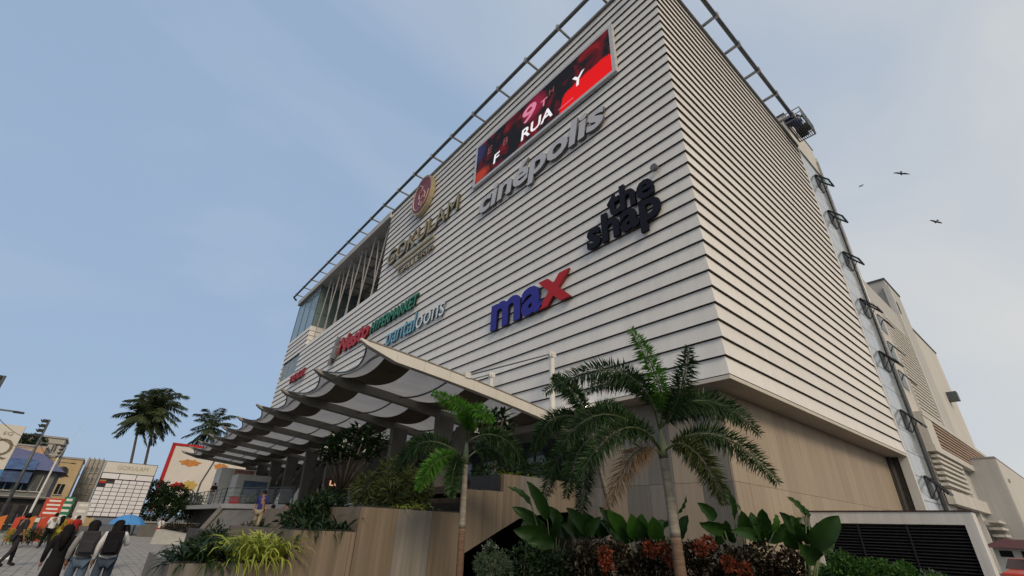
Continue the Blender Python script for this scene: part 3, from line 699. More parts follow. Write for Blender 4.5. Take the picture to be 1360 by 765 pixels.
L_SHRUB = leafmat('shrub_leaf', (0.009,0.021,0.008), (0.024,0.05,0.016), 0.45, 0.2, 1.5)
L_BRIGHT = leafmat('bright_shrub_leaf', (0.028,0.085,0.016), (0.06,0.15,0.028), 0.45, 0.3, 1.5)
L_SPID = leafmat('spider_leaf', (0.18,0.235,0.035), (0.40,0.44,0.09), 0.5, 0.3, 1.5)
L_SILV = leafmat('silver_shrub_leaf', (0.04,0.07,0.04), (0.10,0.14,0.085), 0.6, 0.2, 2.0)
L_FLOW = leafmat('white_petal', (0.62,0.62,0.55), (0.74,0.74,0.68), 0.6, 0.2, 2.0)
M_TRUNKG = mat('palm_trunk', (0.17,0.155,0.13), 0.8, col2=(0.30,0.28,0.24), scale=3, stretch=(1,1,6), bump=0.3, bscale=10)
M_TRUNKB = mat('palm_trunk_low', (0.10,0.06,0.04), 0.85, col2=(0.19,0.13,0.09), scale=3, stretch=(1,1,8), bump=0.4, bscale=8)
M_SHAFT = mat('crownshaft', (0.07,0.10,0.045), 0.5, col2=(0.17,0.20,0.12), scale=2, stretch=(1,1,0.4))
M_BARK = mat('bark', (0.10,0.085,0.07), 0.9, 0.3, scale=5, bump=0.3)
M_STALK = mat('leaf_stalk', (0.10,0.13,0.06), 0.6, 0.25, scale=3)

def nrm(a): return a / np.maximum(np.linalg.norm(a, axis=-1, keepdims=True), 1e-9)
def bez(p, n):
    s = np.linspace(0, 1, n)[:, None]; p = np.array([list(q) for q in p], float)
    if len(p) == 3: return (1-s)**2*p[0] + 2*s*(1-s)*p[1] + s*s*p[2]
    return (1-s)**3*p[0] + 3*s*(1-s)**2*p[1] + 3*s*s*(1-s)*p[2] + s**3*p[3]
def diamonds(base, d, side, length, width):
    """folded lance-shaped leaflets: arrays of base points, unit directions, unit sides"""
    n = len(base); up = nrm(np.cross(d, side))
    L = length[:, None]; W = width[:, None]
    droop = np.zeros_like(base); droop[:, 2] = -1
    mid = base + d*L*0.45; tip = base + d*L*0.97 + droop*L*0.13
    v = np.stack([base, mid + side*W - up*W*0.25, tip, mid - side*W - up*W*0.25, mid + up*W*0.25], 1).reshape(-1, 3)
    b = (np.arange(n)*5)[:, None]
    f = np.concatenate([b + np.array([[0,1,4]]), b + np.array([[1,2,4]]), b + np.array([[0,4,3]]), b + np.array([[4,2,3]])], 0)
    return v, f
def mesh_np(name, v, f, m, parent=None, base=None, smooth=False):
    me = bpy.data.meshes.new(name)
    v = np.ascontiguousarray(v, np.float32); f = np.ascontiguousarray(f, np.int32)
    me.vertices.add(len(v)); me.vertices.foreach_set('co', v.ravel())
    k = f.shape[1]
    me.loops.add(f.size); me.loops.foreach_set('vertex_index', f.ravel())
    me.polygons.add(len(f)); me.polygons.foreach_set('loop_start', np.arange(len(f), dtype=np.int32)*k)
    me.polygons.foreach_set('loop_total', np.full(len(f), k, np.int32))
    me.materials.append(m); me.update(calc_edges=True); me.validate()
    return link_mesh(name, me, parent, base)
def frond(parent, ctrl, L=0.34, W=0.0135, steps=92, per=7, m=None, plumose=True, start=0.2, hang=0.0, r0=0.022, name='frond'):
    pts = bez(ctrl, steps); tan = nrm(np.gradient(pts, axis=0))
    up = np.array([0, 0, 1.0]); side = nrm(np.cross(tan, up) + 1e-6); nor = np.cross(side, tan)
    B, Dd, Sd, Ls = [], [], [], []; L = L*0.88 if plumose else L
    for i in range(int(steps*start), steps):
        s = (i/steps - start)/(1-start)
        ln = L*(0.55 + 0.75*math.sin(math.pi*min(1, 0.12+0.86*s)) )*(1 if s < 0.9 else 0.75)
        for k in range(per):
            if plumose: a = 2*math.pi*(k+RNG.random()*0.8)/per
            else: a = (0.25 if k % 2 else math.pi-0.25) + RNG.normal()*0.18
            radial = side[i]*math.cos(a) + nor[i]*math.sin(a)
            fw = (0.22 + 0.25*s) if plumose else (0.55+0.5*s)
            d = radial + tan[i]*fw + RNG.normal(size=3)*0.10 + np.array([0,0,-hang])
            B.append(pts[i]); Dd.append(d); Ls.append(ln*(0.8+0.4*RNG.random())); Sd.append(tan[i]+RNG.normal(size=3)*0.3)
    B, Dd, Sd, Ls = np.array(B), nrm(np.array(Dd)), np.array(Sd), np.array(Ls)
    sd = nrm(np.cross(Dd, np.cross(Sd, Dd)))
    v, f = diamonds(B, Dd, sd, Ls, np.full(len(B), W)*(0.8+0.4*RNG.random(len(B))))
    fo = mesh_np(name, v, f, m or L_PALM, parent)
    r = MB(); sub = pts[::8]
    r.tube([Vector(q) for q in sub], [r0*(1-0.8*k/len(sub)) for k in range(len(sub))], 6); r.build('rachis', M_STALK, fo)
    return fo
def leafcloud(centres, radii, n, size, wid=0.4, shell=0.55, up=0.3):
    """leaves scattered through a set of clumps"""
    c = np.array(centres); r = np.array(radii)
    if r.ndim == 1: r = np.repeat(r[:, None], 3, 1)
    vol = r.prod(1)**0.7; idx = RNG.choice(len(c), n, p=vol/vol.sum())
    dirs = nrm(RNG.normal(size=(n, 3))); rr = (shell + (1-shell)*RNG.random(n))[:, None]
    p = c[idx] + dirs*r[idx]*rr*(0.85+0.3*RNG.random((n,1)))
    d = nrm(dirs + RNG.normal(size=(n,3))*0.7 + np.array([0,0,up])); sd = nrm(np.cross(d, RNG.normal(size=(n,3))))
    ln = size*(0.65+0.7*RNG.random(n))
    return diamonds(p, d, sd, ln, ln*wid*0.5)
def blades(centre, n, length, width, spread=1.0, seg=6, lean=(0.35,1.2), drop=0.9):
    """arching strap leaves from one tuft"""
    V, F = [], []; c = np.array(centre, float)
    for i in range(n):
        az = RNG.random()*2*math.pi; el = RNG.uniform(*lean); L = length*RNG.uniform(0.6, 1.15); w = width*RNG.uniform(0.7, 1.2)
        h = np.array([math.cos(az), math.sin(az), 0]); sd = np.array([-h[1], h[0], 0]); p = c + h*RNG.random()*0.08*spread + np.array([0,0,RNG.random()*0.04])
        b = len(V); e = el
        tw = RNG.normal()*0.3
        for k in range(seg+1):
            s = k/seg; ww = w*(0.55+0.9*math.sin(math.pi*min(1, s*0.75+0.18)))*(1-s)**0.35 if s < 1 else 0.001
            q = sd*math.cos(tw) + np.array([0,0,1])*math.sin(tw)
            V += [p - q*ww, p + q*ww]
            dirv = h*math.cos(e) + np.array([0,0,1])*math.sin(e); p = p + dirv*L/seg; e -= drop*(0.35+1.1*s)*RNG.uniform(0.7,1.2)*0.55
            if k: a = b+2*(k-1); F.append((a, a+1, a+3, a+2))
    return np.array(V), np.array(F)
def palm_trunk(parent, pts, r, shaft=0.7):
    pts = [Vector(p) for p in pts]; n = 26; cu = bez(pts, n) if len(pts) > 2 else np.array([list(pts[0].lerp(pts[1], k/(n-1))) for k in range(n)])
    rr = [r*(1.25-0.35*k/(n-1))*(1+0.05*(k % 2)) for k in range(n)]
    k0 = int(n*0.42)
    m = MB(); m.tube([Vector(q) for q in cu[:k0+1]], rr[:k0+1], 10); m.build('trunk', M_TRUNKB, parent, smooth=True)
    m = MB(); m.tube([Vector(q) for q in cu[k0:]], rr[k0:], 10); m.build('trunk', M_TRUNKG, parent, smooth=True)
    top = Vector(cu[-1]); d = (Vector(cu[-1])-Vector(cu[-4])).normalized()
    m = MB(); m.tube([top, top+d*shaft*0.3, top+d*shaft*0.7, top+d*shaft], [r*1.05, r*1.15, r*0.8, r*0.4], 10); m.build('crownshaft', M_SHAFT, parent, smooth=True)
    return top, top + d*shaft

# ------------------------------------------------------------------ garden bed in front of the corner
bed = MB(); bed.prism([(5.2,10.9,GZ),(5.2,8.4,GZ),(8.4,1.6,GZ),(22.6,-1.2,GZ),(23.6,2.6,GZ),(23.6,8.6,GZ),(18.2,8.6,GZ),(18.2,10.9,GZ)], (0,0,0.62))
tagit(bed.build('garden_bed', M_SOIL), kind='structure')
BZ = GZ + 0.62
# foxtail palm by the corner
p1 = thing('foxtail_palm', 'foxtail palm with bushy plumes and one dead brown frond in front of the stone base', 'palm tree', (8.41,5.25,BZ), 'foxtail palms in the planting beds')
t0, t1 = palm_trunk(p1, [(8.43,5.26,BZ-.02), (8.37,5.25,2.0), (8.30,5.26,2.95)], 0.085, 0.55)
def fr_(par, root, pm, pt, dm, dt, m=None, **kw):
    a = Vector(root); frond(par, [a, P(*pm, dm), P(*pt, dt)], m=m, **kw)
R = t0 + Vector((0,0,0.1)); R2 = t1
fr_(p1, R2, (895,520), (838,438), 8.8, 8.7, L_PALMY, L=0.26, start=0.22)
fr_(p1, R2, (905,545), (915,462), 8.5, 8.0, L_PALM, L=0.28)
fr_(p1, R2, (850,440), (725,520), 8.6, 9.2, L_PALM, L=0.30)
fr_(p1, R, (800,500), (742,598), 8.6, 8.6, L_PALM, L=0.30)
fr_(p1, R, (835,520), (768,632), 8.3, 7.9, L_PALM, L=0.30)
fr_(p1, R2, (860,470), (780,520), 9.3, 9.9, L_PALM, L=0.28)
fr_(p1, R2, (925,490), (1008,575), 8.9, 9.3, L_PALM, L=0.30)
fr_(p1, R, (945,535), (1032,640), 8.7, 8.6, L_PALM, L=0.30)
fr_(p1, R, (920,560), (962,668), 8.3, 7.9, L_PALMO, L=0.28)
fr_(p1, R2, (930,520), (985,560), 9.4, 10.2, L_PALM, L=0.28)
fr_(p1, R-Vector((0,0,.1)), (845,560), (808,672), 8.7, 8.5, L_DEAD, L=0.34, W=0.008, hang=0.5, per=5)
# smaller, lower foxtail palm before the ramp wall
p2 = thing('foxtail_palm', 'slim foxtail palm with a bright green upright plume in front of the ramp wall', 'palm tree', (6.7,9.6,BZ), 'foxtail palms in the planting beds')
t0, t1 = palm_trunk(p2, [(6.72,9.62,BZ-.02), (6.66,9.6,2.0), (6.60,9.56,2.95)], 0.065, 0.5)
R = t0 + Vector((0,0,0.1)); R2 = t1
fr_(p2, R2, (640,545), (575,522), 10.9, 10.6, L_PALMY, L=0.26)
fr_(p2, R2, (615,520), (655,560), 10.6, 10.2, L_PALMY, L=0.24)
fr_(p2, R, (560,555), (528,625), 10.8, 10.8, L_PALM, L=0.30)
fr_(p2, R, (580,590), (555,650), 10.4, 9.9, L_PALMY, L=0.26)
fr_(p2, R2, (665,555), (700,620), 11.0, 11.2, L_PALM, L=0.28)
fr_(p2, R, (650,575), (680,620), 11.3, 11.9, L_PALM, L=0.26)
fr_(p2, R, (600,600), (600,660), 10.3, 9.8, L_PALM, L=0.26)
# darker palm behind, thin bent stem
p3_ = thing('foxtail_palm', 'dark foxtail palm with a thin bent stem between the other two palms', 'palm tree', tuple(P(838,752,10.6)), 'foxtail palms in the planting beds')
b0 = P(838,752,10.6); b0.z = BZ-.02
t0, t1 = palm_trunk(p3_, [b0, P(812,690,10.6), P(789,590,10.7)], 0.05, 0.5)
R = t0; R2 = t1
fr_(p3_, R2, (770,520), (735,500), 10.8, 10.9, L_PALM, L=0.30)
fr_(p3_, R2, (730,530), (708,600), 10.8, 10.9, L_PALM, L=0.30)
fr_(p3_, R, (745,560), (722,665), 10.9, 10.9, L_PALM, L=0.30)
fr_(p3_, R, (770,570), (752,660), 10.3, 9.9, L_PALM, L=0.30)
fr_(p3_, R2, (800,520), (840,560), 11.2, 11.6, L_PALM, L=0.28)
fr_(p3_, R, (780,590), (770,700), 11.0, 11.2, L_PALM, L=0.30)

# large paddle leaves
def paddle(parent, base, tip, width, m, bend=0.12, roll=0.0, split=False):
    base, tip = Vector(base), Vector(tip); d = tip-base; L = d.length; d.normalize()
    view = (EYE - base).normalized(); sd = d.cross(view).normalized(); nr = sd.cross(d)
    q = Matrix.Rotation(roll, 3, d); sd = q @ sd; nr = q @ nr
    V, F = [], []; n = 10
    for k in range(n+1):
        s = k/n; w = width*0.5*(math.sin(math.pi*min(1, s**0.8*0.97+0.03))**0.62) if k < n else 0.004
        c = base + d*L*s + nr*(bend*L*4*s*(1-s)) + Vector((0,0,-0.10*L*s*s))
        wob = 0.02*math.sin(k*2.1+roll*7)
        V += [c - sd*w + nr*(w*0.35+wob), c - sd*w*0.5 + nr*w*0.1, c - nr*0.006, c + sd*w*0.5 + nr*w*0.1, c + sd*w + nr*(w*0.35-wob)]
        if k:
            a = 5*(k-1)
            for j in range(4): F.append((a+j, a+j+1, a+j+6, a+j+5))
    return link_mesh('leaf', rawmesh('leaf', V, F, m, smooth=True), parent)
Y_, G_ = L_PADDLEY, L_PADDLE
def paddle_plant(label, foot, dep, leaves, group='large-leaved plants behind the hedge'):
    f = P(*foot, dep); f.z = BZ
    o = thing('paddle_leaf_plant', label, 'plant', tuple(f), group)
    xs_l = [l[0] for l in leaves]; extra = []
    for k in range(7):
        bx = RNG.uniform(min(xs_l)-8, max(xs_l)+8); by = RNG.uniform(712, 726); extra.append((bx, by, bx+RNG.normal()*16, by-RNG.uniform(22,40), RNG.uniform(.18,.28), G_, RNG.uniform(-.1,.5), RNG.uniform(-.6,.9)))
    for (bx, by, tx, ty, w, m, dd, roll) in leaves + extra:
        b, t = P(bx,by,dep+dd), P(tx,ty,dep+dd*1.6)
        lf = paddle(o, b, t, w*1.15, m, 0.08, roll)
        mid = f.lerp(b, 0.6) + Vector((0,0,0.08)); s = MB(); s.tube([f+Vector((RNG.normal()*.05, RNG.normal()*.05, -.03)), mid, b], [0.02,0.016,0.01], 6); s.build('stalk', M_STALK, o, smooth=True)
Y_, G_ = L_PADDLEY, L_PADDLE
paddle_plant('dark paddle-leaved plant beside the black ramp opening', (735,745), 9.8,
    [(727,690,700,632,.24,G_,0,.3),(706,672,674,642,.16,G_,.1,.9),(718,700,680,668,.22,G_,.1,.2),(728,712,682,698,.30,G_,-.1,-.2),(745,705,728,668,.26,G_,.2,.4),(735,722,700,716,.26,G_,-.2,.1)])
paddle_plant('tall paddle-leaved plant under the dark palm', (800,745), 9.6,
    [(785,712,752,668,.26,G_,0,.2),(800,715,778,676,.26,G_,.2,-.3),(818,712,796,668,.24,G_,.1,.5),(830,708,806,672,.26,Y_,-.1,.1),(770,718,745,692,.24,G_,.2,.6)])
paddle_plant('bright green upright paddle-leaved clump left of the corner palm trunk', (862,745), 9.3,
    [(842,715,838,678,.26,Y_,0,.2),(856,718,852,678,.30,Y_,.1,-.3),(872,716,866,682,.28,Y_,-.1,.1),(880,700,893,672,.15,G_,.2,1.0),(900,682,911,655,.10,G_,.3,1.1),(835,716,818,690,.25,G_,.2,.3)])
paddle_plant('broad paddle-leaved plant right of the corner palm trunk', (985,745), 9.0,
    [(950,690,926,664,.20,G_,0,.3),(962,705,928,690,.22,G_,-.1,-.2),(975,690,960,640,.16,G_,.1,.9),(985,680,946,648,.14,G_,.3,1.2),(990,712,984,674,.24,G_,0,.2),(1020,705,1012,672,.24,G_,.1,-.4),(1005,715,970,700,.2,G_,-.2,.4),(1028,706,1030,680,.14,Y_,.2,.6)])
paddle_plant('large paddle-leaved plant beside the louvred white box', (1065,760), 8.6,
    [(1078,728,1112,678,.34,G_,0,.2),(1060,730,1042,700,.28,G_,.1,-.2),(1070,685,1044,656,.13,G_,.2,.8),(1075,690,1062,668,.10,G_,.2,.9),(1085,745,1060,718,.30,G_,-.2,.1),(1088,735,1100,706,.26,G_,.3,.6),(1058,702,1050,682,.13,G_,.1,.3)])

def bush(name, label, cat, centres, radii, n, size, m, group=None, stems=4, wid=0.5, extra=None):
    c0 = np.mean(np.array(centres), 0); zb = min(c[2]-(r if np.isscalar(r) else r[2]) for c, r in zip(centres, radii))
    o = thing(name, label, cat, (c0[0], c0[1], zb), group)
    v, f = leafcloud(centres, radii, n, size, wid); mesh_np('foliage', v, f, m, o)
    s = MB()
    for k in range(stems):
        c = centres[k % len(centres)]; s.tube([(c[0]+RNG.normal()*.05, c[1]+RNG.normal()*.05, zb-0.05), (c[0]+RNG.normal()*.1, c[1]+RNG.normal()*.1, c[2])], [0.025,0.01], 5)
    s.build('stems', M_BARK, o)['kind'] = 'stuff'
    if extra:
        for (cc, rr, nn, ss, mm, nm) in extra:
            v, f = leafcloud(cc, rr, nn, ss, wid); mesh_np(nm, v, f, mm, o)
    return o
# low dark hedge with copper-red patches
hc, hr = [], []
for px in np.arange(775, 1060, 20):
    for dz, dd in ((0,0),(0,.45),(0.28,.2),(0.5,.1)):
        q = P(px + RNG.normal()*5, 752, 8.7+dd+RNG.normal()*.08 - (px-800)*0.0016); hc.append((q.x, q.y, BZ+0.16+dz*1.3+RNG.normal()*.04)); hr.append((.25,.25,.22))
hc = [c for c in hc]
red = [P(802,735,8.45), P(806,750,8.4), P(880,730,8.4), P(893,745,8.35), P(862,728,8.5), P(968,748,8.2), P(990,757,8.1), P(930,728,8.4), P(940,720,8.6)]
bush('hedge', 'low hedge of dark coppery leaves with red patches under the palms', 'hedge', hc, hr, 15000, 0.085, L_CROTON, stems=20, wid=0.62,
     extra=[([tuple(q) for q in red], [(.11,.11,.11)]*len(red), 900, 0.075, L_CRED, 'red_leaves')])
hc = [];hr = []
for px in np.arange(655, 790, 18):
    for dz in (0, .3, .5):
        q = P(px+RNG.normal()*5, 755, 9.3+RNG.normal()*.15); hc.append((q.x,q.y,BZ+.15+dz*(.7+.3*(px>690))+RNG.normal()*.03)); hr.append((.26,.26,.2))
bush('shrub', 'dark green shrub mass at the foot of the ramp wall', 'shrub', hc, hr, 6000, 0.10, L_SHRUB, 'shrubs in the garden bed', 10, 0.45)
q = P(655,752,8.9)
bush('shrub', 'small silvery shrub with pale flower tips by the slim palm stem', 'shrub', [tuple(P(650,735,8.9)),tuple(P(665,748,8.9)),tuple(P(640,752,8.8)),tuple(P(672,760,8.8)),tuple(P(655,765,8.7))], [(.14,.14,.22)]*5, 2600, 0.06, L_SILV, 'shrubs in the garden bed', 6, 0.22,
     extra=[([tuple(P(648,722,8.9)),tuple(P(660,728,8.9)),tuple(P(643,728,8.9))], [.05]*3, 60, 0.03, L_FLOW, 'flower_tips')])
for k, (px, py, d, lab, mm, w) in enumerate([(1120,752,13.0,'glossy bright green shrub at the foot of the louvred box',L_BRIGHT,.55),(1165,760,13.5,'leafy bright shrub before the middle of the louvres',L_BRIGHT,.55),(1200,763,14.0,'yellowish green shrub before the louvres, beside the white frame',L_BRIGHT,.5),(1240,776,14.0,'pale low shrub tip under the right louvre edge',L_SILV,.5)]):
    c = P(px,py-4,d); cs = [(c.x+RNG.normal()*.3, c.y+RNG.normal()*.3, c.z-0.1-RNG.random()*.6) for _ in range(7)] + [tuple(c)]
    bush('shrub', lab, 'shrub', cs, [(.34,.34,.26)]*8, 2600, 0.13, mm, 'shrubs in the garden bed', 6, w)

bush('shrub', 'dark shrub mass behind the low planter', 'shrub', [(3.0,16.2,.7),(3.7,16.6,.8),(2.6,17,.5),(4.3,17.6,1.0),(3.4,18,.9)], [(.6,.6,.5)]*5, 2600, .2, L_SHRUB, 'shrubs in the planters', 5, .3)
# ---- plants in the stepped planters
def tuft(label, spots, n, length, width, m, group, cat='plant', name='strap_leaf_plant', lean=(0.35,1.35), drop=0.9):
    c = np.mean(np.array(spots), 0); o = thing(name, label, cat, tuple(np.array([c[0], c[1], min(s[2] for s in spots)])), group)
    V, F = [], []
    for s in spots:
        v, f = blades(s, n, length, width, lean=lean, drop=drop); F.append(f + sum(len(x) for x in V)); V.append(v)
    mesh_np('blades', np.concatenate(V), np.concatenate(F), m, o)['kind'] = 'stuff'
    return o
tuft('yellow striped spider plant spilling over the low planter rim', [(2.55,11.35,.78),(2.9,11.3,.8),(3.2,11.4,.8),(2.75,11.8,.78),(3.15,11.9,.85),(3.3,11.25,.82)], 90, 0.95, 0.017, L_SPID, 'strap-leaved plants in the planters')
tuft('dark green strappy lily at the end of the low planter', [(1.75,11.3,.75),(2.1,11.3,.75),(1.95,11.7,.75),(2.3,11.5,.75)], 70, 0.75, 0.022, L_SHRUB, 'strap-leaved plants in the planters')
tuft('dark strappy clump in the middle planter step', [(3.8,11.4,1.3),(4.2,11.5,1.3),(4.6,11.4,1.3),(4.0,12.0,1.3),(4.5,12.2,1.3)], 60, 0.75, 0.022, L_SHRUB, 'strap-leaved plants in the planters')
tuft('pale edged strappy clump above the highest brown panel', [(5.9,11.3,1.85),(6.3,11.25,1.85),(6.6,11.4,1.85)], 55, 0.45, 0.012, L_SPID, 'strap-leaved plants in the planters')
tuft('green strappy clump along the rim of the tall planter', [(5.1,11.4,1.82),(5.4,11.5,1.82),(5.7,11.6,1.82),(6.9,11.4,1.82),(7.2,11.6,1.82)], 55, 0.42, 0.014, L_SHRUB, 'strap-leaved plants in the planters')
tuft('small spiky plant in the notch of the ramp wall', [(8.0,11.4,2.4),(8.4,11.5,2.4),(8.75,11.5,2.4)], 45, 0.35, 0.012, L_SILV, 'strap-leaved plants in the planters')
tuft('light strappy plant on top of the ramp wall', [(9.5,11.5,2.9),(9.9,11.6,2.9),(10.3,11.5,2.9)], 55, 0.5, 0.013, L_SPID, 'strap-leaved plants in the planters')
bush('shrub', 'bushy palm-like shrub above the tall planter', 'shrub', [(6.0,12.2,2.3),(6.5,12.0,2.6),(5.6,12.6,2.4),(6.9,12.3,2.5),(6.2,12.4,2.9),(5.9,11.8,2.2)], [(.40,.40,.36)]*6, 2800, 0.26, L_PALMO, 'shrubs in the planters', 6, 0.14)
bush('shrub', 'rounded leafy shrub at the planter end near the steps', 'shrub', [(4.6,13.2,1.9),(5.0,13.6,2.0),(4.2,13.0,1.65)], [(.45,.45,.35)]*3, 1500, 0.2, L_SHRUB, 'shrubs in the planters', 5, 0.3)
bush('shrub', 'dark leafy shrub on the ramp wall planter', 'shrub', [(10.5,12,3.2),(11.5,12.2,3.3),(12.5,12,3.2),(9.6,12.4,3.1)], [(.6,.6,.45)]*4, 2600, 0.16, L_SHRUB, 'shrubs in the planters', 6, 0.35)
def frangipani(label, base, heads, n, group='frangipani trees'):
    o = thing('frangipani_tree', label, 'tree', tuple(base), group); b = Vector(base)
    hub = b + Vector((0.03,0.02,0.9)); s = MB(); s.tube([b-Vector((0,0,.1)), b+Vector((.05,0,.45)), hub], [.075,.06,.055], 8)
    for h in heads:
        h = Vector(h); md = hub.lerp(h, .5)+Vector((0,0,-.08)); s.tube([hub-Vector((0,0,.1)), md, h], [.05,.035,.025], 7)
    s.build('trunk', M_BARK, o, smooth=True)
    V, F, FV, FF = [], [], [], []
    for h in heads:
        for r in range(n):
            az = RNG.random()*6.28; el = RNG.uniform(-.35,.9); d = np.array([math.cos(az)*math.cos(el), math.sin(az)*math.cos(el), math.sin(el)])
            p = np.array(h) + d*0.05 + RNG.normal(size=3)*.09
            v, f = diamonds(p[None], d[None], nrm(np.cross(d, [0,0,1.])+RNG.normal(size=3)*.2)[None], np.array([RNG.uniform(.26,.44)]), np.array([.062]))
            F.append(f+5*len(V)); V.append(v)
        if RNG.random() < .75:
            p = np.array(h)+np.array([RNG.normal()*.08, RNG.normal()*.08-.1, .14])
            for k in range(10):
                d = nrm(RNG.normal(size=3)+np.array([0,0,.6])); v, f = diamonds(p[None]+RNG.normal(size=3)*.03, d[None], nrm(np.cross(d, RNG.normal(size=3)))[None], np.array([.075]), np.array([.03])); FF.append(f+5*len(FV)); FV.append(v)
    mesh_np('crown', np.concatenate(V), np.concatenate(F), L_SHRUB if n < 40 else L_PALM, o)
    if FV: mesh_np('flowers', np.concatenate(FV), np.concatenate(FF), L_FLOW, o)['kind'] = 'stuff'
b = P(455,640,16.5); b.z = 1.72
hd_ = [P(x,y,16.5+dd) for x,y,dd in [(430,600,0),(442,585,.3),(455,592,-.3),(468,580,.2),(480,590,-.2),(492,578,.4),(500,592,0),(486,605,-.5),(465,606,-.4),(445,606,.5),(435,612,-.2),(475,596,.6),(495,602,.5),(438,594,-.6),(458,580,.6),(474,572,0),(505,584,.3),(452,600,-.7)]]
frangipani('frangipani tree with white blossoms standing at the steps under the canopy', tuple(b), hd_, 39)
b = P(655,640,14.5); b.z = 2.8
frangipani('dark frangipani tree with white blossoms behind the slim palm', tuple(b), [P(x,y,14.5+dd) for x,y,dd in [(640,565,0),(652,552,.3),(668,556,-.3),(655,575,.2),(672,568,.5),(640,580,-.4)]], 30)
# coconut palms far off
def coco(label, base, top, R_, nf, seed):
    global RNG
    RNG = np.random.default_rng(seed)
    o = thing('coconut_palm', label, 'palm tree', tuple(base), 'coconut palms beyond the plaza'); b, t = Vector(base), Vector(top)
    m = MB(); mid = b.lerp(t, .5)+Vector((.3,0,0)); cu = bez([b, mid, t], 14); m.tube([Vector(q) for q in cu], [.2-.09*k/13 for k in range(14)], 8); m.build('trunk', M_BARK, o, smooth=True)
    for k in range(nf):
        az = 2*math.pi*k/nf*2.4 + RNG.normal()*.2; e = -1.1 + 2.5*((k*0.618) % 1); L = R_*RNG.uniform(.8,1.1)
        h = Vector((math.cos(az), math.sin(az), 0)); c1 = t + h*L*.45*math.cos(e) + Vector((0,0,L*.72*math.sin(e)+L*.12)); c2 = t + h*L*math.cos(e*.9) + Vector((0,0,L*.95*math.sin(e)-L*.18))
        frond(o, [t, c1, c2], L=R_*0.24, W=0.06, steps=52, per=2, m=L_COCO, plumose=False, start=.1, hang=0.7, r0=.05)
    m = MB()
    for k in range(6): a = k*1.05; m.ball(t+Vector((math.cos(a)*.28, math.sin(a)*.28, -.25)), .13, .13, .16, 8, 5)
    m.build('coconuts', mat('coconut_husk', (0.10,0.09,0.03), .6), o, smooth=True)
coco('taller coconut palm with the fuller crown behind the tenant board', (5.0,80,GZ), (3.1,80,14.6), 3.9, 38, 11)
coco('thinner coconut palm leaning into its neighbour behind the tenant board', (3.6,79,GZ), (1.6,79,13.4), 3.3, 22, 12)
coco('coconut palm showing over the tips of the canopy', (12.5,92,GZ), (11.6,92,15.0), 3.9, 24, 13)
RNG = np.random.default_rng(99)
# ------------------------------------------------------------------ right of the mall: cradle, rear wings, louvred box, shed, car
t = thing('maintenance_cradle', 'small roof cradle with blue tarpaulin hanging off the roof rail end', 'cradle', (39.8, 6.8, 36.2))
m = MB()
for x in (38.3, 40.0, 41.6):
    for y in (5.85, 7.3): m.box(x-.04, x+.04, y-.04, y+.04, 36.2, 37.3)
for z in (36.22, 36.75, 37.3):
    for y in (5.85, 7.3): m.box(38.26, 41.64, y-.035, y+.035, z-.035, z+.035)
    for x in (38.3, 41.6): m.box(x-.034, x+.034, 5.85, 7.3, z-.034, z+.034)
m.build('frame', M_STEEL, t)
m = MB()
for k in range(9): m.box(38.3, 41.6, 5.87+k*.165, 5.93+k*.165, 36.12, 36.18)
m.build('floor_grating', M_DSTEEL, t)
m = MB(); m.ball((38.9,6.9,36.75), .65,.5,.55, 10, 6); m.ball((39.3,6.6,36.6), .4,.5,.4, 10, 6); m.build('tarpaulin', mat('blue_tarp', (0.02,0.035,0.16), .6, .3, scale=4, bump=.4), t, smooth=True)
m = MB(); m.tube([(40.2,6.1,36.6),(40.9,6.1,36.6)], .3, 10); m.box(40.0,41.3,6.3,7.0,36.25,37.0); m.tube([(39.9,6.5,37.0),(39.9,6.5,38.0),(40.6,6.2,38.05)], .09, 6); m.build('winch', M_BLACK, t)

M_WARM = mat('warm_louvre', (0.34,0.25,0.19), .7, .12, scale=2)
t = thing('louvred_wing', 'pale rear wing with slatted wall next to the glazed strip', 'building', (55, CY, GZ))
m = MB(); m.box(49.5, 61.9, CY+.3, 40, GZ, 24.2); m.build('wall', M_CREAM, t)
m = MB(); m.box(49.5, 62.0, CY+.02, CY+.295, 21.9, 24.3); m.build('top_band', M_LGREY, t)
m = MB(); m.box(49.5, 53.6, CY+.05, CY+.295, GZ, 21.88); m.build('plain_band', M_CREAM, t)
for k in range(26):
    z = 11.9 + k*0.38; m = MB(); m.hexa([(53.7,CY-.10,z),(61.7,CY-.10,z),(61.7,CY+.25,z+.1),(53.7,CY+.25,z+.1),(53.7,CY-.10,z+.2),(61.7,CY-.10,z+.2),(61.7,CY+.25,z+.3),(53.7,CY+.25,z+.3)]); m.build('louvre_slat', M_CREAM, t)
m = MB(); m.box(53.62, 53.69, CY-.1, CY+.29, 11.5, 21.9); m.box(61.72, 62.1, CY-.25, CY+.29, GZ, 28); m.build('frame', M_WHITE, t)
for z in (13.8, 16.5, 19.2):
    w = MB(); w.box(50.6, 52.4, CY-.0, CY+.049, z, z+1.5); wi = w.build('window', M_GLASSD, t)
    f = MB(); f.bar((50.6,CY-.02,z+1.5),(50.6,CY-.6,z+.4),.08); f.bar((52.4,CY-.02,z+1.5),(52.4,CY-.6,z+.4),.08); f.bar((50.6,CY-.6,z+.4),(52.4,CY-.6,z+.4),.08); f.build('sash', M_BLACK, wi)
t = thing('grey_tower', 'plain grey stair tower rising behind the slatted wing', 'building', (66, CY+1, GZ))
m = MB(); m.box(62.1, 68.6, CY+.0, 26, GZ, 28.9); m.build('wall', M_LGREY, t)
m = MB(); m.box(68.63, 71.2, CY+.9, 24, GZ, 30.2); m.build('recess_wall', M_GREYW, t)
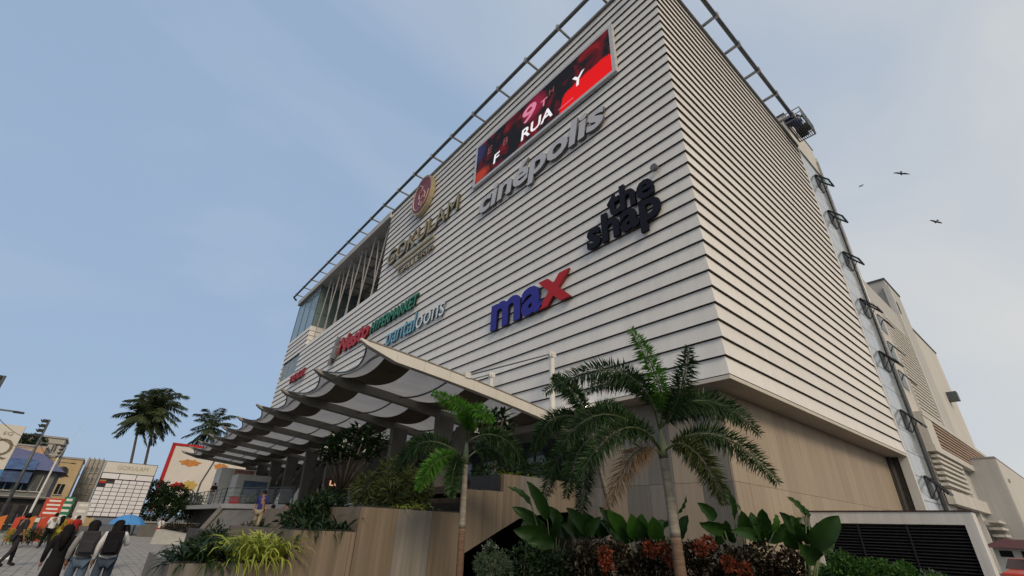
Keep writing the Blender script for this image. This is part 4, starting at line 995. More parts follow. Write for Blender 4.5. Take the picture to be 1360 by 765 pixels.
m = MB(); m.box(62.0, 68.6, CY-.1, 26.1, 28.9, 29.1); m.box(68.63, 71.3, CY+.8, 24.1, 30.2, 30.4); m.build('roof_cap', M_DSTEEL, t)
m = MB(); m.box(62.02, 62.09, CY+6, CY+12, 22.5, 26.5); m.build('window', M_GLASSD, t)
m = MB(); m.box(64.3, 64.9, CY-.05, CY-.002, 25.4, 26.8); m.build('vent', M_BLACK, t)
t = thing('cream_block', 'cream walled block stepping down beyond the grey tower', 'building', (78, CY+1, GZ))
m = MB(); m.box(71.25, 86, CY+.6, 30, GZ, 26.2); m.build('wall', M_CREAM, t)
m = MB(); m.box(71.2, 86.1, CY+.5, 30.1, 26.203, 26.4); m.build('roof_cap', M_DSTEEL, t)
m = MB(); m.box(79.5, 80.7, CY-.4, CY+.59, 18.2, 19.3); m.build('window_hood', M_DSTEEL, t)
t = thing('slatted_balcony', 'long cream balcony band with reddish slats at the rear wing', 'balcony', (58, CY-1, 8.5))
m = MB(); m.box(50.0, 80, CY-.6, CY-.01, 8.4, 8.9); m.build('slab', M_CREAM, t)
m = MB(); m.box(50.0, 80, CY-.6, CY-.01, 11.2, 11.55); m.build('top_slab', M_CREAM, t)
m = MB(); m.box(50.0, 53.0, CY-.55, CY-.02, 8.903, 11.197); m.build('end_wall', M_CREAM, t)
for k in range(7):
    z = 9.05+k*.31; m = MB(); m.box(53.05, 79.9, CY-.56, CY-.42, z, z+.15); m.build('slat', M_WARM, t)
m = MB(); m.box(50.4, 79.5, CY-.5, CY-.05, 4.6, 5.6); m.build('lower_band', M_CREAM, t)
for k in range(6):
    z = 5.9+k*.42; m = MB(); m.box(50.4, 60, CY-.5, CY-.02, z, z+.2); m.build('lower_slat', M_CREAM, t)
t = thing('white_annex', 'plain white boxy annex with a pale side wall behind the guard shed', 'building', (75, 8, GZ))
m = MB(); m.box(66, 105, 5.42, 24, GZ, 9.55); m.build('wall', M_LGREY, t)
m = MB(); m.box(66.3, 105, 5.36, 5.418, GZ, 9.5); m.build('side_render', M_CREAM, t)
m = MB(); m.box(65.95, 105.1, 5.35, 24.1, 9.553, 9.68); m.build('roof_cap', M_GREYW, t)
m = MB(); m.box(69, 69.5, 5.25, 5.355, 7.6, 7.9); m.build('vent', M_GREYW, t)
for k in range(6):
    m = MB(); m.box(64.2-k*.5, 65.9, 6.5, 7.4, 1.0+k*.55, 1.2+k*.55); m.build('outer_step', M_CREAM, t)
# louvred plant box
LB0, LB1, LX, LT = 3.14, 8.45, 24.0, 2.77
t = thing('louvred_box', 'white framed plant box with black louvres beside the stone base', 'enclosure', (LX, 5.8, GZ))
m = MB(); m.box(LX, LX+.7, LB0, LB0+.3, GZ, LT-.42); m.build('side_frame', M_WHITE, t)
m = MB(); m.box(LX, LX+.3, LB1-.2, LB1, GZ, LT-.42); m.build('side_frame', M_WHITE, t)
m = MB(); m.box(LX, LX+.7, LB0, LB1, LT-.418, LT); m.build('top_band', M_WHITE, t)
m = MB(); m.box(LX-.03, LX+.73, LB0-.03, LB1+.02, LT+.002, LT+.05); m.build('cap', mat('dark_cap', (0.05,0.03,0.03), .7), t)
m = MB(); m.box(LX+.3, LX+.32, LB0+.31, LB1-.21, GZ, LT-.43); m.build('back', M_BLACK, t)
z = GZ+.05
M_LOUV = mat('louvre_black', (0.022,0.023,0.028), .4, .15)
while z < LT-.5:
    m = MB(); m.hexa([(LX+.06,LB0+.31,z),(LX+.26,LB0+.31,z+.07),(LX+.26,LB1-.21,z+.07),(LX+.06,LB1-.21,z),(LX+.06,LB0+.31,z+.02),(LX+.26,LB0+.31,z+.09),(LX+.26,LB1-.21,z+.09),(LX+.06,LB1-.21,z+.02)])
    m.build('louvre_slat', M_LOUV, t); z += .105
for y in (LB0+2.0, LB0+3.6):
    m = MB(); m.box(LX+.04, LX+.10, y-.025, y+.025, GZ, LT-.43); m.build('mullion', M_BLACK, t)
# guard shed with dark red roof
t = thing('guard_shed', 'small white guard shed with a dark red sloping roof', 'shed', (46.5, 4.4, GZ))
m = MB(); m.box(45.4, 48.5, 3.4, 5.6, GZ, 1.75); m.build('wall', M_WHITE, t)
m = MB(); m.hexa([(44.7,2.9,1.75),(49,2.9,1.75),(49,6.1,1.75),(44.7,6.1,1.75),(46,3.9,2.25),(47.8,3.9,2.25),(47.8,5.1,2.25),(46,5.1,2.25)]); m.build('roof', mat('maroon_roof', (0.085,0.03,0.035), .6, .2, scale=4), t)
for y in (3.75, 4.75):
    m = MB(); m.box(45.36, 45.39, y, y+.6, 1.25, 1.6); m.build('window', M_GLASSD, t)
m = MB(); m.tube([(44.8,3.0,GZ),(44.8,3.0,1.75)], .07, 8); m.build('post', M_WHITE, t)
# red car
def car(label, loc, rot, col):
    t = thing('parked_car', label, 'car', (0,0,0))
    prof = [(-2.0,.35),(-2.05,.75),(-1.9,.92),(-1.35,.98),(-.75,1.42),(.7,1.46),(1.35,1.02),(1.95,.86),(2.05,.6),(2.0,.32)]
    m = MB(); w = .82; V = []
    for s in (-1, 1):
        for x, z in prof: V.append((x, s*(w if z < 1.0 else .64), z))
    n = len(prof); F = [list(range(n))[::-1], [n+i for i in range(n)]] + [[i,(i+1)%n,n+(i+1)%n,n+i] for i in range(n)]
    m.add(V, F); body = m.build('body', mat('car_red', col, .25, .04, coat=.6), t)
    bv = body.modifiers.new('bevel', 'BEVEL'); bv.width = .06; bv.segments = 3
    for s in (-1, 1):
        m = MB(); m.add([(-1.15,s*.76,1.02),(1.15,s*.76,1.02),(.6,s*.66,1.40),(-.68,s*.66,1.38)], [(0,1,2,3)]); m.build('side_window', M_GLASSD, t)
        for x in (-1.3, 1.3):
            m = MB(); m.tube([(x,s*.68,.32),(x,s*.86,.32)], .32, 18); wh = m.build('wheel', M_BLACK, t)
            m = MB(); m.tube([(x,s*.861,.32),(x,s*.875,.32)], .2, 14); m.build('rim', M_STEEL, wh)
        m = MB(); m.box(1.93,2.07,s*.62-.14,s*.62+.14,.66,.80); m.build('headlight', M_GLASSC, t)
        m = MB(); m.box(-2.09,-1.96,s*.66-.1,s*.66+.1,.72,.9); m.build('tail_light', M_RED, t)
    m = MB(); m.add([(1.36,-.7,1.04),(1.36,.7,1.04),(.75,.6,1.44),(.75,-.6,1.44)], [(0,1,2,3)]); m.build('windscreen', M_GLASSD, t)
    m = MB(); m.add([(-1.4,-.7,1.0),(-1.4,.7,1.0),(-.8,.6,1.41),(-.8,-.6,1.41)], [(3,2,1,0)]); m.build('rear_window', M_GLASSC, t)
    t.location = loc; t.rotation_euler = (0,0,rot)
    return t
car('red hatchback parked behind the louvred box', (34.0,3.05,GZ), rad(175), (0.42,0.03,0.018))
# birds
def bird(label, c, span, yaw, bank):
    t = thing('bird', label, 'bird', tuple(c), 'birds gliding over the mall')
    R3 = Matrix.Rotation(yaw,3,'Z') @ Matrix.Rotation(bank,3,'X')
    m = MB(); c = Vector(c)
    m.ball((0,0,0), .24,.08,.07, 8, 5)
    m.prism([(-.2,-.04,0),(-.45,-.12,0),(-.45,.12,0),(-.2,.04,0)], (0,0,.015))
    for s in (-1,1):
        m.prism([(.12,0,.02),(.14,s*span*.25,.08),(.02,s*span*.5,.03),(-.10,s*span*.42,.03),(-.14,s*span*.2,.06),(-.12,0,.02)], (0,0,.015))
    m.v = [c + R3 @ v for v in m.v]
    m.build('body', mat('bird_dark', (0.03,0.028,0.026), .8), t)
bird('larger dark kite gliding with wings spread', P(1197,231,46), 1.4, rad(10), rad(35))
bird('dark kite banking lower over the annex', P(1243,295,52), 1.2, rad(35), rad(30))
bird('tiny distant bird near the glazed strip', P(1144,247,90), 1.2, rad(-30), rad(10))

# ------------------------------------------------------------------ plaza and street on the left
t = thing('tenant_board', 'tall tenant directory board with rows of white panels in a dark frame', 'board', (2.2, 60, GZ))
BXL, BXR, BY_ = 0.15, 4.25, 60.0
m = MB(); m.box(BXL, BXR, BY_, BY_+.12, 1.25, 6.03); m.build('backing', M_BLACK, t)
for x in (BXL+.06, BXR-.06):
    m = MB(); m.box(x-.06, x+.06, BY_+.02, BY_+.14, GZ, 1.25); m.build('leg', M_BLACK, t)
m = MB(); m.box(BXL+.05, BXR-.05, BY_-.04, BY_-.002, 5.05, 5.98); hp = m.build('header_panel', mat('board_cream', (0.58,0.57,0.52), .5, .04), t)
flat_text('GOKULAM', hp, (BXL+1.0, BY_-.045, 5.36), (1,0,0), (0,0,1), (0,-1,0), 2.4, .36, mat('board_gold', (0.30,0.27,0.20), .5), 0.0, 0, 'header_lettering')
M_PANEL = mat('board_white', (0.66,0.66,0.70), .5, .03, objvar=.03); M_PDARK = mat('panel_mark', (0.40,0.40,0.46), .6)
for k in range(3):
    w = (BXR-BXL-.1)/3; m = MB(); m.box(BXL+.05+k*w+.03, BXL+.05+(k+1)*w-.03, BY_-.035, BY_-.002, 4.53, 4.98); m.build('wide_panel', M_PANEL, t)
for r in range(9):
    for c in range(7):
        if r == 0 and c < 2 or r == 1 and c < 1: continue
        w = (BXR-BXL-.1)/7; h = .345; x = BXL+.05+c*w; z = 4.46-(r+1)*h
        m = MB(); m.box(x+.025, x+w-.025, BY_-.03, BY_-.002, z+.025, z+h-.02); p_ = m.build('name_panel', M_PANEL, t)
for k, (c, z, mm) in enumerate([(0,4.30,mat('p_orange',(0.35,0.16,0.06),.5)),(0,4.15,M_RED),(1,4.17,mat('p_dark',(0.05,0.05,0.06),.5))]):
    m = MB(); x = BXL+.08+c*.57; m.box(x, x+.5, BY_-.03, BY_-.002, z-.04, z+.09); m.build('name_panel', mm, t)
t = thing('red_framed_billboard', 'white billboard in a red frame standing beyond the terrace', 'billboard', (12, 80, GZ))
m = MB(); m.box(6.7, 17.4, 80, 80.25, 2.2, 10.3); m.build('sheet', mat('billboard_white', (0.62,0.60,0.57), .6, .06, scale=.6), t)
m = MB(); m.box(6.35, 6.75, 79.9, 80.3, 2.0, 10.55); m.box(17.35, 17.75, 79.9, 80.3, 2.0, 10.55); m.box(6.753, 17.347, 79.9, 80.3, 10.25, 10.55); m.build('frame', M_RED, t)
M_ORN = mat('print_orange', (0.50,0.22,0.06), .6, .2, scale=2)
for (cx, cz, rx, rz, mm) in [(9.1,8.2,1.25,.42,M_ORN),(12.9,8.1,.85,.42,M_ORN),(8.6,5.2,.8,.5,M_RED),(9.9,5.4,.9,.6,mat('print_yellow',(0.5,0.36,0.1),.6)),(11.0,9.2,.5,.3,M_RED)]:
    m = MB(); n_ = 22; pts = [(cx+rx*(1+.18*math.sin(5*a))*math.cos(a), 79.99, cz+rz*(1+.25*math.sin(7*a))*math.sin(a)) for a in np.linspace(0,6.283,n_,endpoint=False)]; m.prism(pts, (0,-.01,0)); m.build('print', mm, t)
for x in (7.5, 16.5):
    m = MB(); m.box(x-.15,x+.15,80.26,80.5,GZ,10); m.build('post', M_DSTEEL, t)
m = MB(); m.tube([(10.0,73.5,GZ),(10.2,73.3,5.5),(11.2,73.0,9.3)], .10, 8)
lt_ = m.build('leaning_post', M_DSTEEL, None, (10.0,73.5,GZ)); tagit(lt_, 'thin bent dark post in front of the red framed billboard', 'post')
# low wall with shrubs beside the board
t = thing('low_wall', 'grey boundary wall between the tenant board and the podium', 'wall', (6.4, 56, GZ))
m = MB(); m.box(4.4, 9.0, 57.6, 57.9, GZ, 1.0); m.build('wall', M_CONC, t); m = MB(); m.box(4.3, 9.1, 57.5, 58.0, 1.0, 1.1); m.build('coping', M_GREYW, t)
bush('shrub', 'dense dark shrubs behind the grey boundary wall', 'shrub', [(5.2,61,2.0),(6.4,61.5,2.6),(7.6,61,2.2),(5.6,62,3.4),(6.9,62.5,3.6),(5.0,63,4.0),(8.4,63,3.0)], [(1.1,.9,.9)]*7, 5000, .32, L_SHRUB, 'shrubs by the plaza', 8, .4)
bush('shrub', 'low brownish shrubs under the podium overhang', 'shrub', [(5.4,46.5,.5),(6.2,47.5,.6),(7.0,49,.7),(6.0,50,.7)], [(.6,.7,.5)]*4, 2200, .16, L_CROTON, 'shrubs by the plaza', 6, .4)
t = thing('concrete_planter', 'pale sloping concrete planter block at the podium foot', 'planter', (5.2,44,GZ))
m = MB(); m.hexa([(4.3,44.0,GZ),(6.6,42.2,GZ),(7.2,44.5,GZ),(4.9,46.0,GZ),(4.4,44.2,.75),(6.4,42.9,.45),(6.9,44.5,.45),(4.9,45.6,.75)]); m.build('block', mat('pale_concrete', (0.32,0.32,0.30), .8, .1), t)
# lamp posts with stacked floodlights
def lamp(label, x, y, h, ad):
    t = thing('lamp_post', label, 'lamp post', (x,y,GZ), 'floodlight posts along the street')
    m = MB(); m.tube([(x,y,GZ),(x,y,h)], [.14,.09], 10); m.build('pole', M_DSTEEL, t, smooth=True)
    for k in range(4):
        z = h-.15-k*.42; m = MB(); m.box(x-.42,x-.08,y-.14,y+.14,z-.13,z+.13); m.tube([(x-.42,y,z),(x-.5,y,z-.06)], [.14,.17], 8); m.build('floodlight', M_BLACK, t)
    m = MB(); m.bar((x,y,h-2.0),(x+1.5*ad,y,h-2.0), .12,.09); m.build('arm', M_DSTEEL, t)
    m = MB(); m.box(x+1.45*ad-.25,x+1.45*ad+.25,y-.12,y+.12,h-2.08,h-1.98); m.build('lamp_head', M_BLACK, t)
lamp('floodlight post by the white hoarding with the ring logo', -6.55, 42, 9.0, 1)
lamp('floodlight post in front of the blue roofed house', -5.1, 60, 9.0, 1)
lamp('floodlight post in front of the yellow building', -4.3, 82, 9.0, 1)
lamp('floodlight post between yellow and grey buildings', -4.0, 106, 9.0, 1)
t = thing('flag_pole', 'thin white pole with a spread foot on the paving', 'pole', (-1.70,29.2,GZ))
m = MB(); m.tube([(-1.7,29.2,GZ+.1),(-1.62,29.2,3.7)], [.05,.035], 8); m.build('pole', M_WHITE, t); m = MB(); m.tube([(-1.7,29.2,GZ),(-1.7,29.2,GZ+.14)], [.26,.06], 12); m.build('foot', M_WHITE, t)
m = MB(); m.tube([(-1.62,29.2,3.7),(-1.3,29.2,5.2)], .008, 5); m.build('whip', M_WHITE, t)
def windows(par, x0, x1, z0, z1, nx, nz, y, fill=.6, mg=None, fmat=None):
    dx, dz = (x1-x0)/nx, (z1-z0)/nz
    for i in range(nx):
        for k in range(nz):
            cx, cz = x0+dx*(i+.5), z0+dz*(k+.5); w, h = dx*fill/2, dz*fill/2
            m = MB(); m.box(cx-w, cx+w, y-.03, y-.004, cz-h, cz+h); o = m.build('window', mg or M_GLASSD, par)
            m = MB(); m.box(cx-w-.08, cx+w+.08, y-.16, y-.005, cz-h-.1, cz-h-.01); m.box(cx-.03, cx+.03, y-.06, y-.031, cz-h, cz+h); m.build('frame', fmat or M_LGREY, o)
for k, (a, b, sg) in enumerate([((-6.55,42,7.2),(-5.1,60,7.2),.5),((-5.1,60,7.2),(-4.3,82,7.2),.6),((-4.3,82,7.2),(-4.0,106,7.2),.7),((-6.55,42,6.6),(-5.1,60,6.6),.7)]):
    m = MB(); m.tube([Vector(a).lerp(Vector(b), s_) - Vector((0,0,sg*4*s_*(1-s_))) for s_ in np.linspace(0,1,9)], .018, 5)
    tagit(m.build('overhead_wire', M_BLACK, None, a), ['upper sagging wire from the hoarding post to the blue roof post','sagging wire from the blue roof post to the yellow building post','sagging wire from the yellow building post to the grey building post','lower sagging wire under the one at the hoarding post'][k], 'wire', 'wires between the floodlight posts')
t = thing('tall_building', 'hazy beige apartment block standing behind the blue roofed house', 'building', (-11, 128, GZ))
m = MB(); m.box(-15, -7.2, 128, 138, GZ, 14.2); m.build('wall', mat('far_beige', (0.36,0.34,0.31), .8, .1), t); windows(t, -14.6, -7.6, 6, 13.6, 5, 3, 128, .5)
m = MB(); m.box(-15.2,-7,127.8,138.2,14.2,14.5); m.build('roof_slab', M_GREYW, t)
# hoarding, houses
t = thing('ring_logo_hoarding', 'white hoarding with a dark gold ring logo over a blue strip', 'hoarding', (-8.5, 60, GZ))
m = MB(); m.box(-12.5, -6.36, 60, 60.2, 4.6, 8.2); m.build('sheet', mat('hoarding_cream', (0.56,0.55,0.50), .6, .05), t)
m = MB(); m.box(-12.5, -6.36, 60, 60.2, 2.9, 4.597); m.build('blue_strip', mat('hoarding_blue', (0.06,0.20,0.38), .6, .4, scale=1.2), t)
flat_text('Q', t, (-8.0, 59.99, 5.35), (1,0,0), (0,0,1), (0,-1,0), 1.5, 1.7, mat('logo_gold', (0.16,0.13,0.08), .5), 0.0, 0, 'logo')
flat_text('EQ', t, (-7.5, 59.99, 7.3), (1,0,0), (0,0,1), (0,-1,0), .6, .3, MATS['logo_gold'], 0.0, 0, 'small_lettering')
for x in (-11.5, -6.6): m = MB(); m.box(x-.12,x+.12,60.21,60.4,GZ,8); m.build('post', M_DSTEEL, t)
t = thing('blue_roofed_house', 'house with a purplish blue hipped metal roof and dark upper floor', 'house', (-6, 75, GZ))
m = MB(); m.box(-12.5, -3.7, 75.8, 84, GZ, 5.9); m.build('wall', mat('house_wall', (0.16,0.17,0.17), .8, .2, scale=1.2), t)
m = MB(); m.add([(-13,75,5.75),(-3.0,75,5.55),(-2.8,85,5.55),(-13,85,5.75),(-10.5,79.5,8.4),(-5.6,79.5,7.5)], [(0,1,5,4),(1,2,5),(2,3,4,5),(3,0,4),(0,3,2,1)]); m.build('roof', mat('blue_roof', (0.10,0.11,0.21), .55, .15, scale=2, stretch=(6,1,1)), t)
m = MB(); m.add([(-9.0,74.5,5.4),(-5.5,74.5,5.5),(-5.7,77,6.7),(-8.6,77,6.7)], [(0,1,2,3)]); m.box(-9,-5.6,74.8,75.7,4.2,5.3); m.build('dormer', mat('blue_panel', (0.05,0.09,0.20), .5, .5, scale=2), t)
windows(t, -12, -4, 3.2, 5.4, 6, 1, 75.8, .75); windows(t, -12, -4, .3, 2.6, 5, 1, 75.8, .8)
m = MB(); m.box(-13, -3.2, 74.9, 75.79, 2.7, 2.95); m.build('sunshade', M_GREYW, t)
t = thing('yellow_building', 'ochre and cream building with a round dark window', 'building', (-4.7, 95, GZ))
m = MB(); m.box(-9.5, -2.4, 95, 104, GZ, 8.4); m.build('wall', mat('ochre_wall', (0.42,0.29,0.13), .8, col2=(0.50,0.43,0.30), scale=.5), t)
m = MB(); m.box(-9.6, -2.3, 94.9, 104.1, 8.4, 8.65); m.build('parapet', M_GREYW, t)
m = MB(); n_=20; m.prism([(-4.2+.75*math.cos(a),94.95,6.6+.75*math.sin(a)) for a in np.linspace(0,6.283,n_,endpoint=False)], (0,.03,0)); m.build('round_window', M_GLASSD, t)
windows(t, -7.5, -2.8, .8, 5.6, 3, 2, 95, .55)
t = thing('pink_house', 'pale pinkish house behind the blue roof', 'house', (-9, 92, GZ))
m = MB(); m.box(-13, -6.7, 92, 100, GZ, 9.3); m.build('wall', mat('pink_wall', (0.42,0.34,0.29), .8, .1), t); m = MB(); m.box(-13.1,-6.6,91.9,100.1,9.3,9.5); m.build('roof_slab', M_GREYW, t)
m = MB(); m.box(-7.9,-6.72,91.5,91.98,7.2,9.28); m.build('stair_tower', mat('ochre_pink', (0.45,0.30,0.19), .8), t); windows(t, -12.5, -8, 6.0, 8.6, 3, 1, 92, .5)
bush('roof_garden', 'rooftop shrub on the pinkish house', 'shrub', [(-9.8,93,10.1),(-8.8,93.5,10.3),(-7.8,93,10.0),(-10.6,93,10.0)], [(.8,.7,.7)]*4, 2200, .3, L_SHRUB, None, 4, .4)
t = thing('grey_building', 'grey building with tall ribbed piers next to the tenant board', 'building', (-1, 104, GZ))
m = MB(); m.box(-2.2, 0.2, 104.5, 112, GZ, 9.4); m.build('wall', mat('beige_wall', (0.36,0.34,0.30), .8, .12), t)
for x in (-2.0,-1.4,-.8,-.2): m = MB(); m.box(x-.1,x+.1,104.2,104.49,GZ,9.6); m.build('pier', M_GREYW, t)
windows(t, -1.95, -.1, .6, 8.6, 3, 5, 104.5, .5)
t = thing('ochre_column_building', 'narrow building with ochre corner band behind the board', 'building', (.8, 99, GZ))
m = MB(); m.box(0.3, 1.6, 99, 106, GZ, 8.0); m.build('wall', MATS['ochre_wall'], t); m = MB(); m.box(0.9,1.3,98.9,98.99,1.0,7.6); m.build('stair_strip', M_GREYW, t)
t = thing('street_shops', 'dark row of street shopfronts under the houses', 'shop row', (-6, 70, GZ))
m = MB(); m.box(-14, -3.4, 70, 73, GZ, 2.6); m.build('wall', mat('shop_dark', (0.06,0.06,0.06), .8, .4, scale=1), t); m = MB(); m.box(-14.1,-3.3,69.4,73.1,2.6,2.75); m.build('awning', M_DCONC, t)
windows(t, -13.5, -3.6, .1, 2.3, 6, 1, 70, .75, M_BLACK)
# signs on stands
M_TXT = mat('print_white', (0.68,0.66,0.64), .6)
def sign(label, x0, x1, y, z0, z1, m_, lines, cat='sign', foot=None, grp='street signs by the plaza'):
    t = thing('street_sign', label, cat, ((x0+x1)/2, y, GZ), grp)
    m = MB(); m.box(x0, x1, y, y+.06, z0, z1); m.build('panel', m_, t)
    for k in range(lines):
        z = z1-(z1-z0)*(k+.8)/(lines+.6); w = (x1-x0)*random.uniform(.55,.8); m = MB(); m.box(x0+(x1-x0-w)/2, x1-(x1-x0-w)/2, y-.008, y-.002, z, z+(z1-z0)*.5/(lines+1)); m.build('print_line', M_TXT, t)
    for x in (x0+.05, x1-.05): m = MB(); m.box(x-.03,x+.03,y+.065,y+.12,GZ,z1-.05); m.build('leg', M_DSTEEL, t)
M_ORED = mat('banner_red', (0.48,0.06,0.03), .6, .15); M_OR = mat('banner_orange', (0.52,0.15,0.03), .6, .15); M_GREEN = mat('banner_green', (0.02,0.16,0.09), .6, .1)
sign('red sign with white lines on legs by the plaza edge', -2.1, -1.15, 45, 1.25, 2.35, M_ORED, 4)
sign('white strip sign below the red one', -2.2, -1.2, 44.9, .95, 1.2, M_WHITE, 0)
sign('upright green sign with white lettering', -1.35, -.75, 50, .6, 2.6, M_GREEN, 5)
sign('grey and white notice board next to the tenant board', -.6, .35, 56, .8, 2.4, M_LGREY, 3)
for k, (x, y, mm, lab) in enumerate([(-2.6,40,M_ORED,'red standing banner nearest the red sign'),(-2.1,39,M_OR,'orange standing banner beside the white pole'),(-1.55,40,M_ORED,'slim red standing banner by the plaza shrubs'),(-3.2,38,M_OR,'wide orange banner by the street kerb')]):
    t = thing('standing_banner', lab, 'banner', (x,y,GZ), 'red and orange banners by the plaza')
    m = MB(); m.prism([(x-.2,y,.05),(x+.2,y,.05),(x+.22,y,1.35),(x-.16,y,1.2)], (0,.04,0)); m.build('cloth', mm, t); m = MB(); m.tube([(x-.2,y+.06,GZ),(x-.16,y+.06,1.4)], .025, 6); m.build('pole', M_DSTEEL, t)
for k, (x, y, mm, lab) in enumerate([(-2.3,37.5,L_SPID,'yellowish potted shrub by the banners'),(-1.75,38,L_SHRUB,'dark green potted shrub by the banners'),(-1.1,39,L_BRIGHT,'bright potted shrub behind the strolling couple')]):
    bush('potted_shrub', lab, 'shrub', [(x,y,.35),(x+.2,y+.1,.5),(x-.2,y,.45)], [(.28,.28,.3)]*3, 700, .11, mm, 'potted shrubs along the plaza', 3, .35)

# ------------------------------------------------------------------ people
def skin(name, V, E_, Rr, m, parent, lvl=2):
    me = bpy.data.meshes.new(name); me.from_pydata([tuple(v) for v in V], E_, [])
    o = bpy.data.objects.new('tmp', me); COL.objects.link(o)
    o.modifiers.new('skin', 'SKIN'); sv = me.skin_vertices[0].data
    for i, r in enumerate(Rr):
        sv[i].radius = (r, r) if not isinstance(r, tuple) else r; sv[i].use_root = (i == 0)
    sb = o.modifiers.new('sub', 'SUBSURF'); sb.levels = lvl; sb.render_levels = lvl
    dg = bpy.context.evaluated_depsgraph_get(); res = bpy.data.meshes.new_from_object(o.evaluated_get(dg))
    bpy.data.objects.remove(o); bpy.data.meshes.remove(me)
    res.materials.clear(); res.materials.append(m); res.polygons.foreach_set('use_smooth', [True]*len(res.polygons)); res.name = name
    return link_mesh(name, res, parent)
M_SKIN = mat('skin', (0.22,0.12,0.075), .6, .08); M_HAIR = mat('black_hair', (0.008,0.007,0.007), .7, .3, spec=.1); M_SHOE = mat('shoe', (0.03,0.025,0.025), .6)
def person(label, loc, yaw, h, top, bottom, pose=None, long_hair=False, skirt=False, bag=None, lvl=2, sleeves='short', cat='person', grp=None, arm_m=None):
    J = dict(pel=(0,0,.95), sp=(0,0,1.15), ch=(0,-.01,1.36), nk=(0,.0,1.50), hd=(0,.02,1.585), ht=(0,.01,1.665),
             sl=(-.17,0,1.42), el=(-.235,-.03,1.15), wl=(-.235,.06,.92), hl=(-.235,.09,.83), sr=(.17,0,1.42), er=(.235,-.03,1.15), wr=(.235,.06,.92), hr=(.235,.09,.83),
             pl=(-.09,0,.90), kl=(-.10,.03,.50), al=(-.10,-.02,.09), tl=(-.11,.13,.035), pr=(.09,0,.90), kr=(.10,.03,.50), ar=(.10,-.02,.09), tr=(.11,.13,.035))
    J.update(pose or {}); q_ = J['pel']; J['hem'] = (q_[0], q_[1], q_[2]-(.12 if q_[2] > .8 else .05))
    sc = h/1.70; R3 = Matrix.Rotation(yaw, 3, 'Z'); L0 = Vector(loc)
    W = {k: L0 + R3 @ (Vector(v)*sc) for k, v in J.items()}
    t = thing('person', label, cat, tuple(loc), grp)
    def sk(nm, keys, edges, rad_, m, lv=lvl):
        idx = {k: i for i, k in enumerate(keys)}
        return skin(nm, [W[k] for k in keys], [(idx[a], idx[b]) for a, b in edges], [tuple(x*sc for x in r) if isinstance(r, tuple) else r*sc for r in rad_], m, t, lv)
    body = sk('body', ['pel','sp','ch','nk','hd','ht','sl','el','wl','hl','sr','er','wr','hr','pl','kl','al','tl','pr','kr','ar','tr'],
       [('pel','sp'),('sp','ch'),('ch','nk'),('nk','hd'),('hd','ht'),('ch','sl'),('sl','el'),('el','wl'),('wl','hl'),('ch','sr'),('sr','er'),('er','wr'),('wr','hr'),('pel','pl'),('pl','kl'),('kl','al'),('al','tl'),('pel','pr'),('pr','kr'),('kr','ar'),('ar','tr')],
       [(.13,.10),(.115,.09),(.14,.10),.052,(.082,.095),(.06,.07),.055,.042,.028,.036,.055,.042,.028,.036,.085,.055,.036,.03,.085,.055,.036,.03], M_SKIN)
    # fingers and nose, as separate tapered stubs rooted in the palm and face
    fm_ = MB()
    for s in ('l','r'):
        a, b = W['w'+s], W['h'+s]; d = (b-a).normalized(); sd = (R3 @ Vector((0,1,0))); sd = (sd - d*sd.dot(d)).normalized()
        for k in range(4):
            p0 = b + sd*(k-1.5)*.017*sc; q = d.lerp(R3 @ Vector((0,.6,-.4)), .2); fm_.tube([p0, p0+d*.045*sc, p0+d*.045*sc+q*.035*sc], [.009*sc,.008*sc,.006*sc], 5)
        p0 = a.lerp(b,.4)+sd*.03*sc; fm_.tube([p0, p0+(d+sd*.9).normalized()*.05*sc], [.011*sc,.008*sc], 5)
    f_ = R3 @ Vector((0,1,0)); fm_.ball(W['hd']+f_*.098*sc, .014*sc,.018*sc,.022*sc, 6, 4)
    fm_.build('hands', M_SKIN, body)['kind'] = 'stuff'
    ks = ['hem','pel','sp','ch','nk','sl','el','sr','er']; es = [('hem','pel'),('pel','sp'),('sp','ch'),('ch','nk'),('ch','sl'),('sl','el'),('ch','sr'),('sr','er')]; rs = [(.178,.142),(.172,.136),(.15,.115),(.165,.12),.065,.078,.062,.078,.062]
    if sleeves == 'long': ks += ['wl','wr']; es += [('el','wl'),('er','wr')]; rs += [.042,.042]
    sk('top', ks, es, rs, top)
    if skirt:
        m = MB(); c = W['pel']; m.tube([c+Vector((0,0,.05*sc)), c.lerp(L0,.45), L0+Vector((0,0,.07))], [.17*sc,.20*sc,.24*sc], 14); m.build('skirt', bottom, t, smooth=True)
    else:
        sk('trousers', ['pel','pl','kl','al','pr','kr','ar'], [('pel','pl'),('pl','kl'),('kl','al'),('pel','pr'),('pr','kr'),('kr','ar')], [(.165,.125),.105,.078,.062,.105,.078,.062], bottom)
    for s in ('l','r'):
        sh = MB(); a, b = W['a'+s], W['t'+s]; sh.tube([a-(b-a)*.35, a.lerp(b,.5), b+(b-a)*.1], [.045*sc,.05*sc,.036*sc], 8); sh.build('shoe', M_SHOE, t, smooth=True)
    m = MB(); hc = W['hd']; hs = 1.18 if long_hair else 1.0
    m.ball(hc+Vector((0,0,.035*sc))-f_*.018*sc, .097*sc*hs,.107*sc*hs,.098*sc*(hs*.5+.5), 12, 8)
    if long_hair: m.tube([hc+Vector((0,0,.03))-f_*.05*sc, hc-f_*.10*sc-Vector((0,0,.16*sc)), hc-f_*.13*sc-Vector((0,0,.42*sc))], [.10*sc,.10*sc,.03*sc], 8)
    m.build('hair', M_HAIR, t, smooth=True)
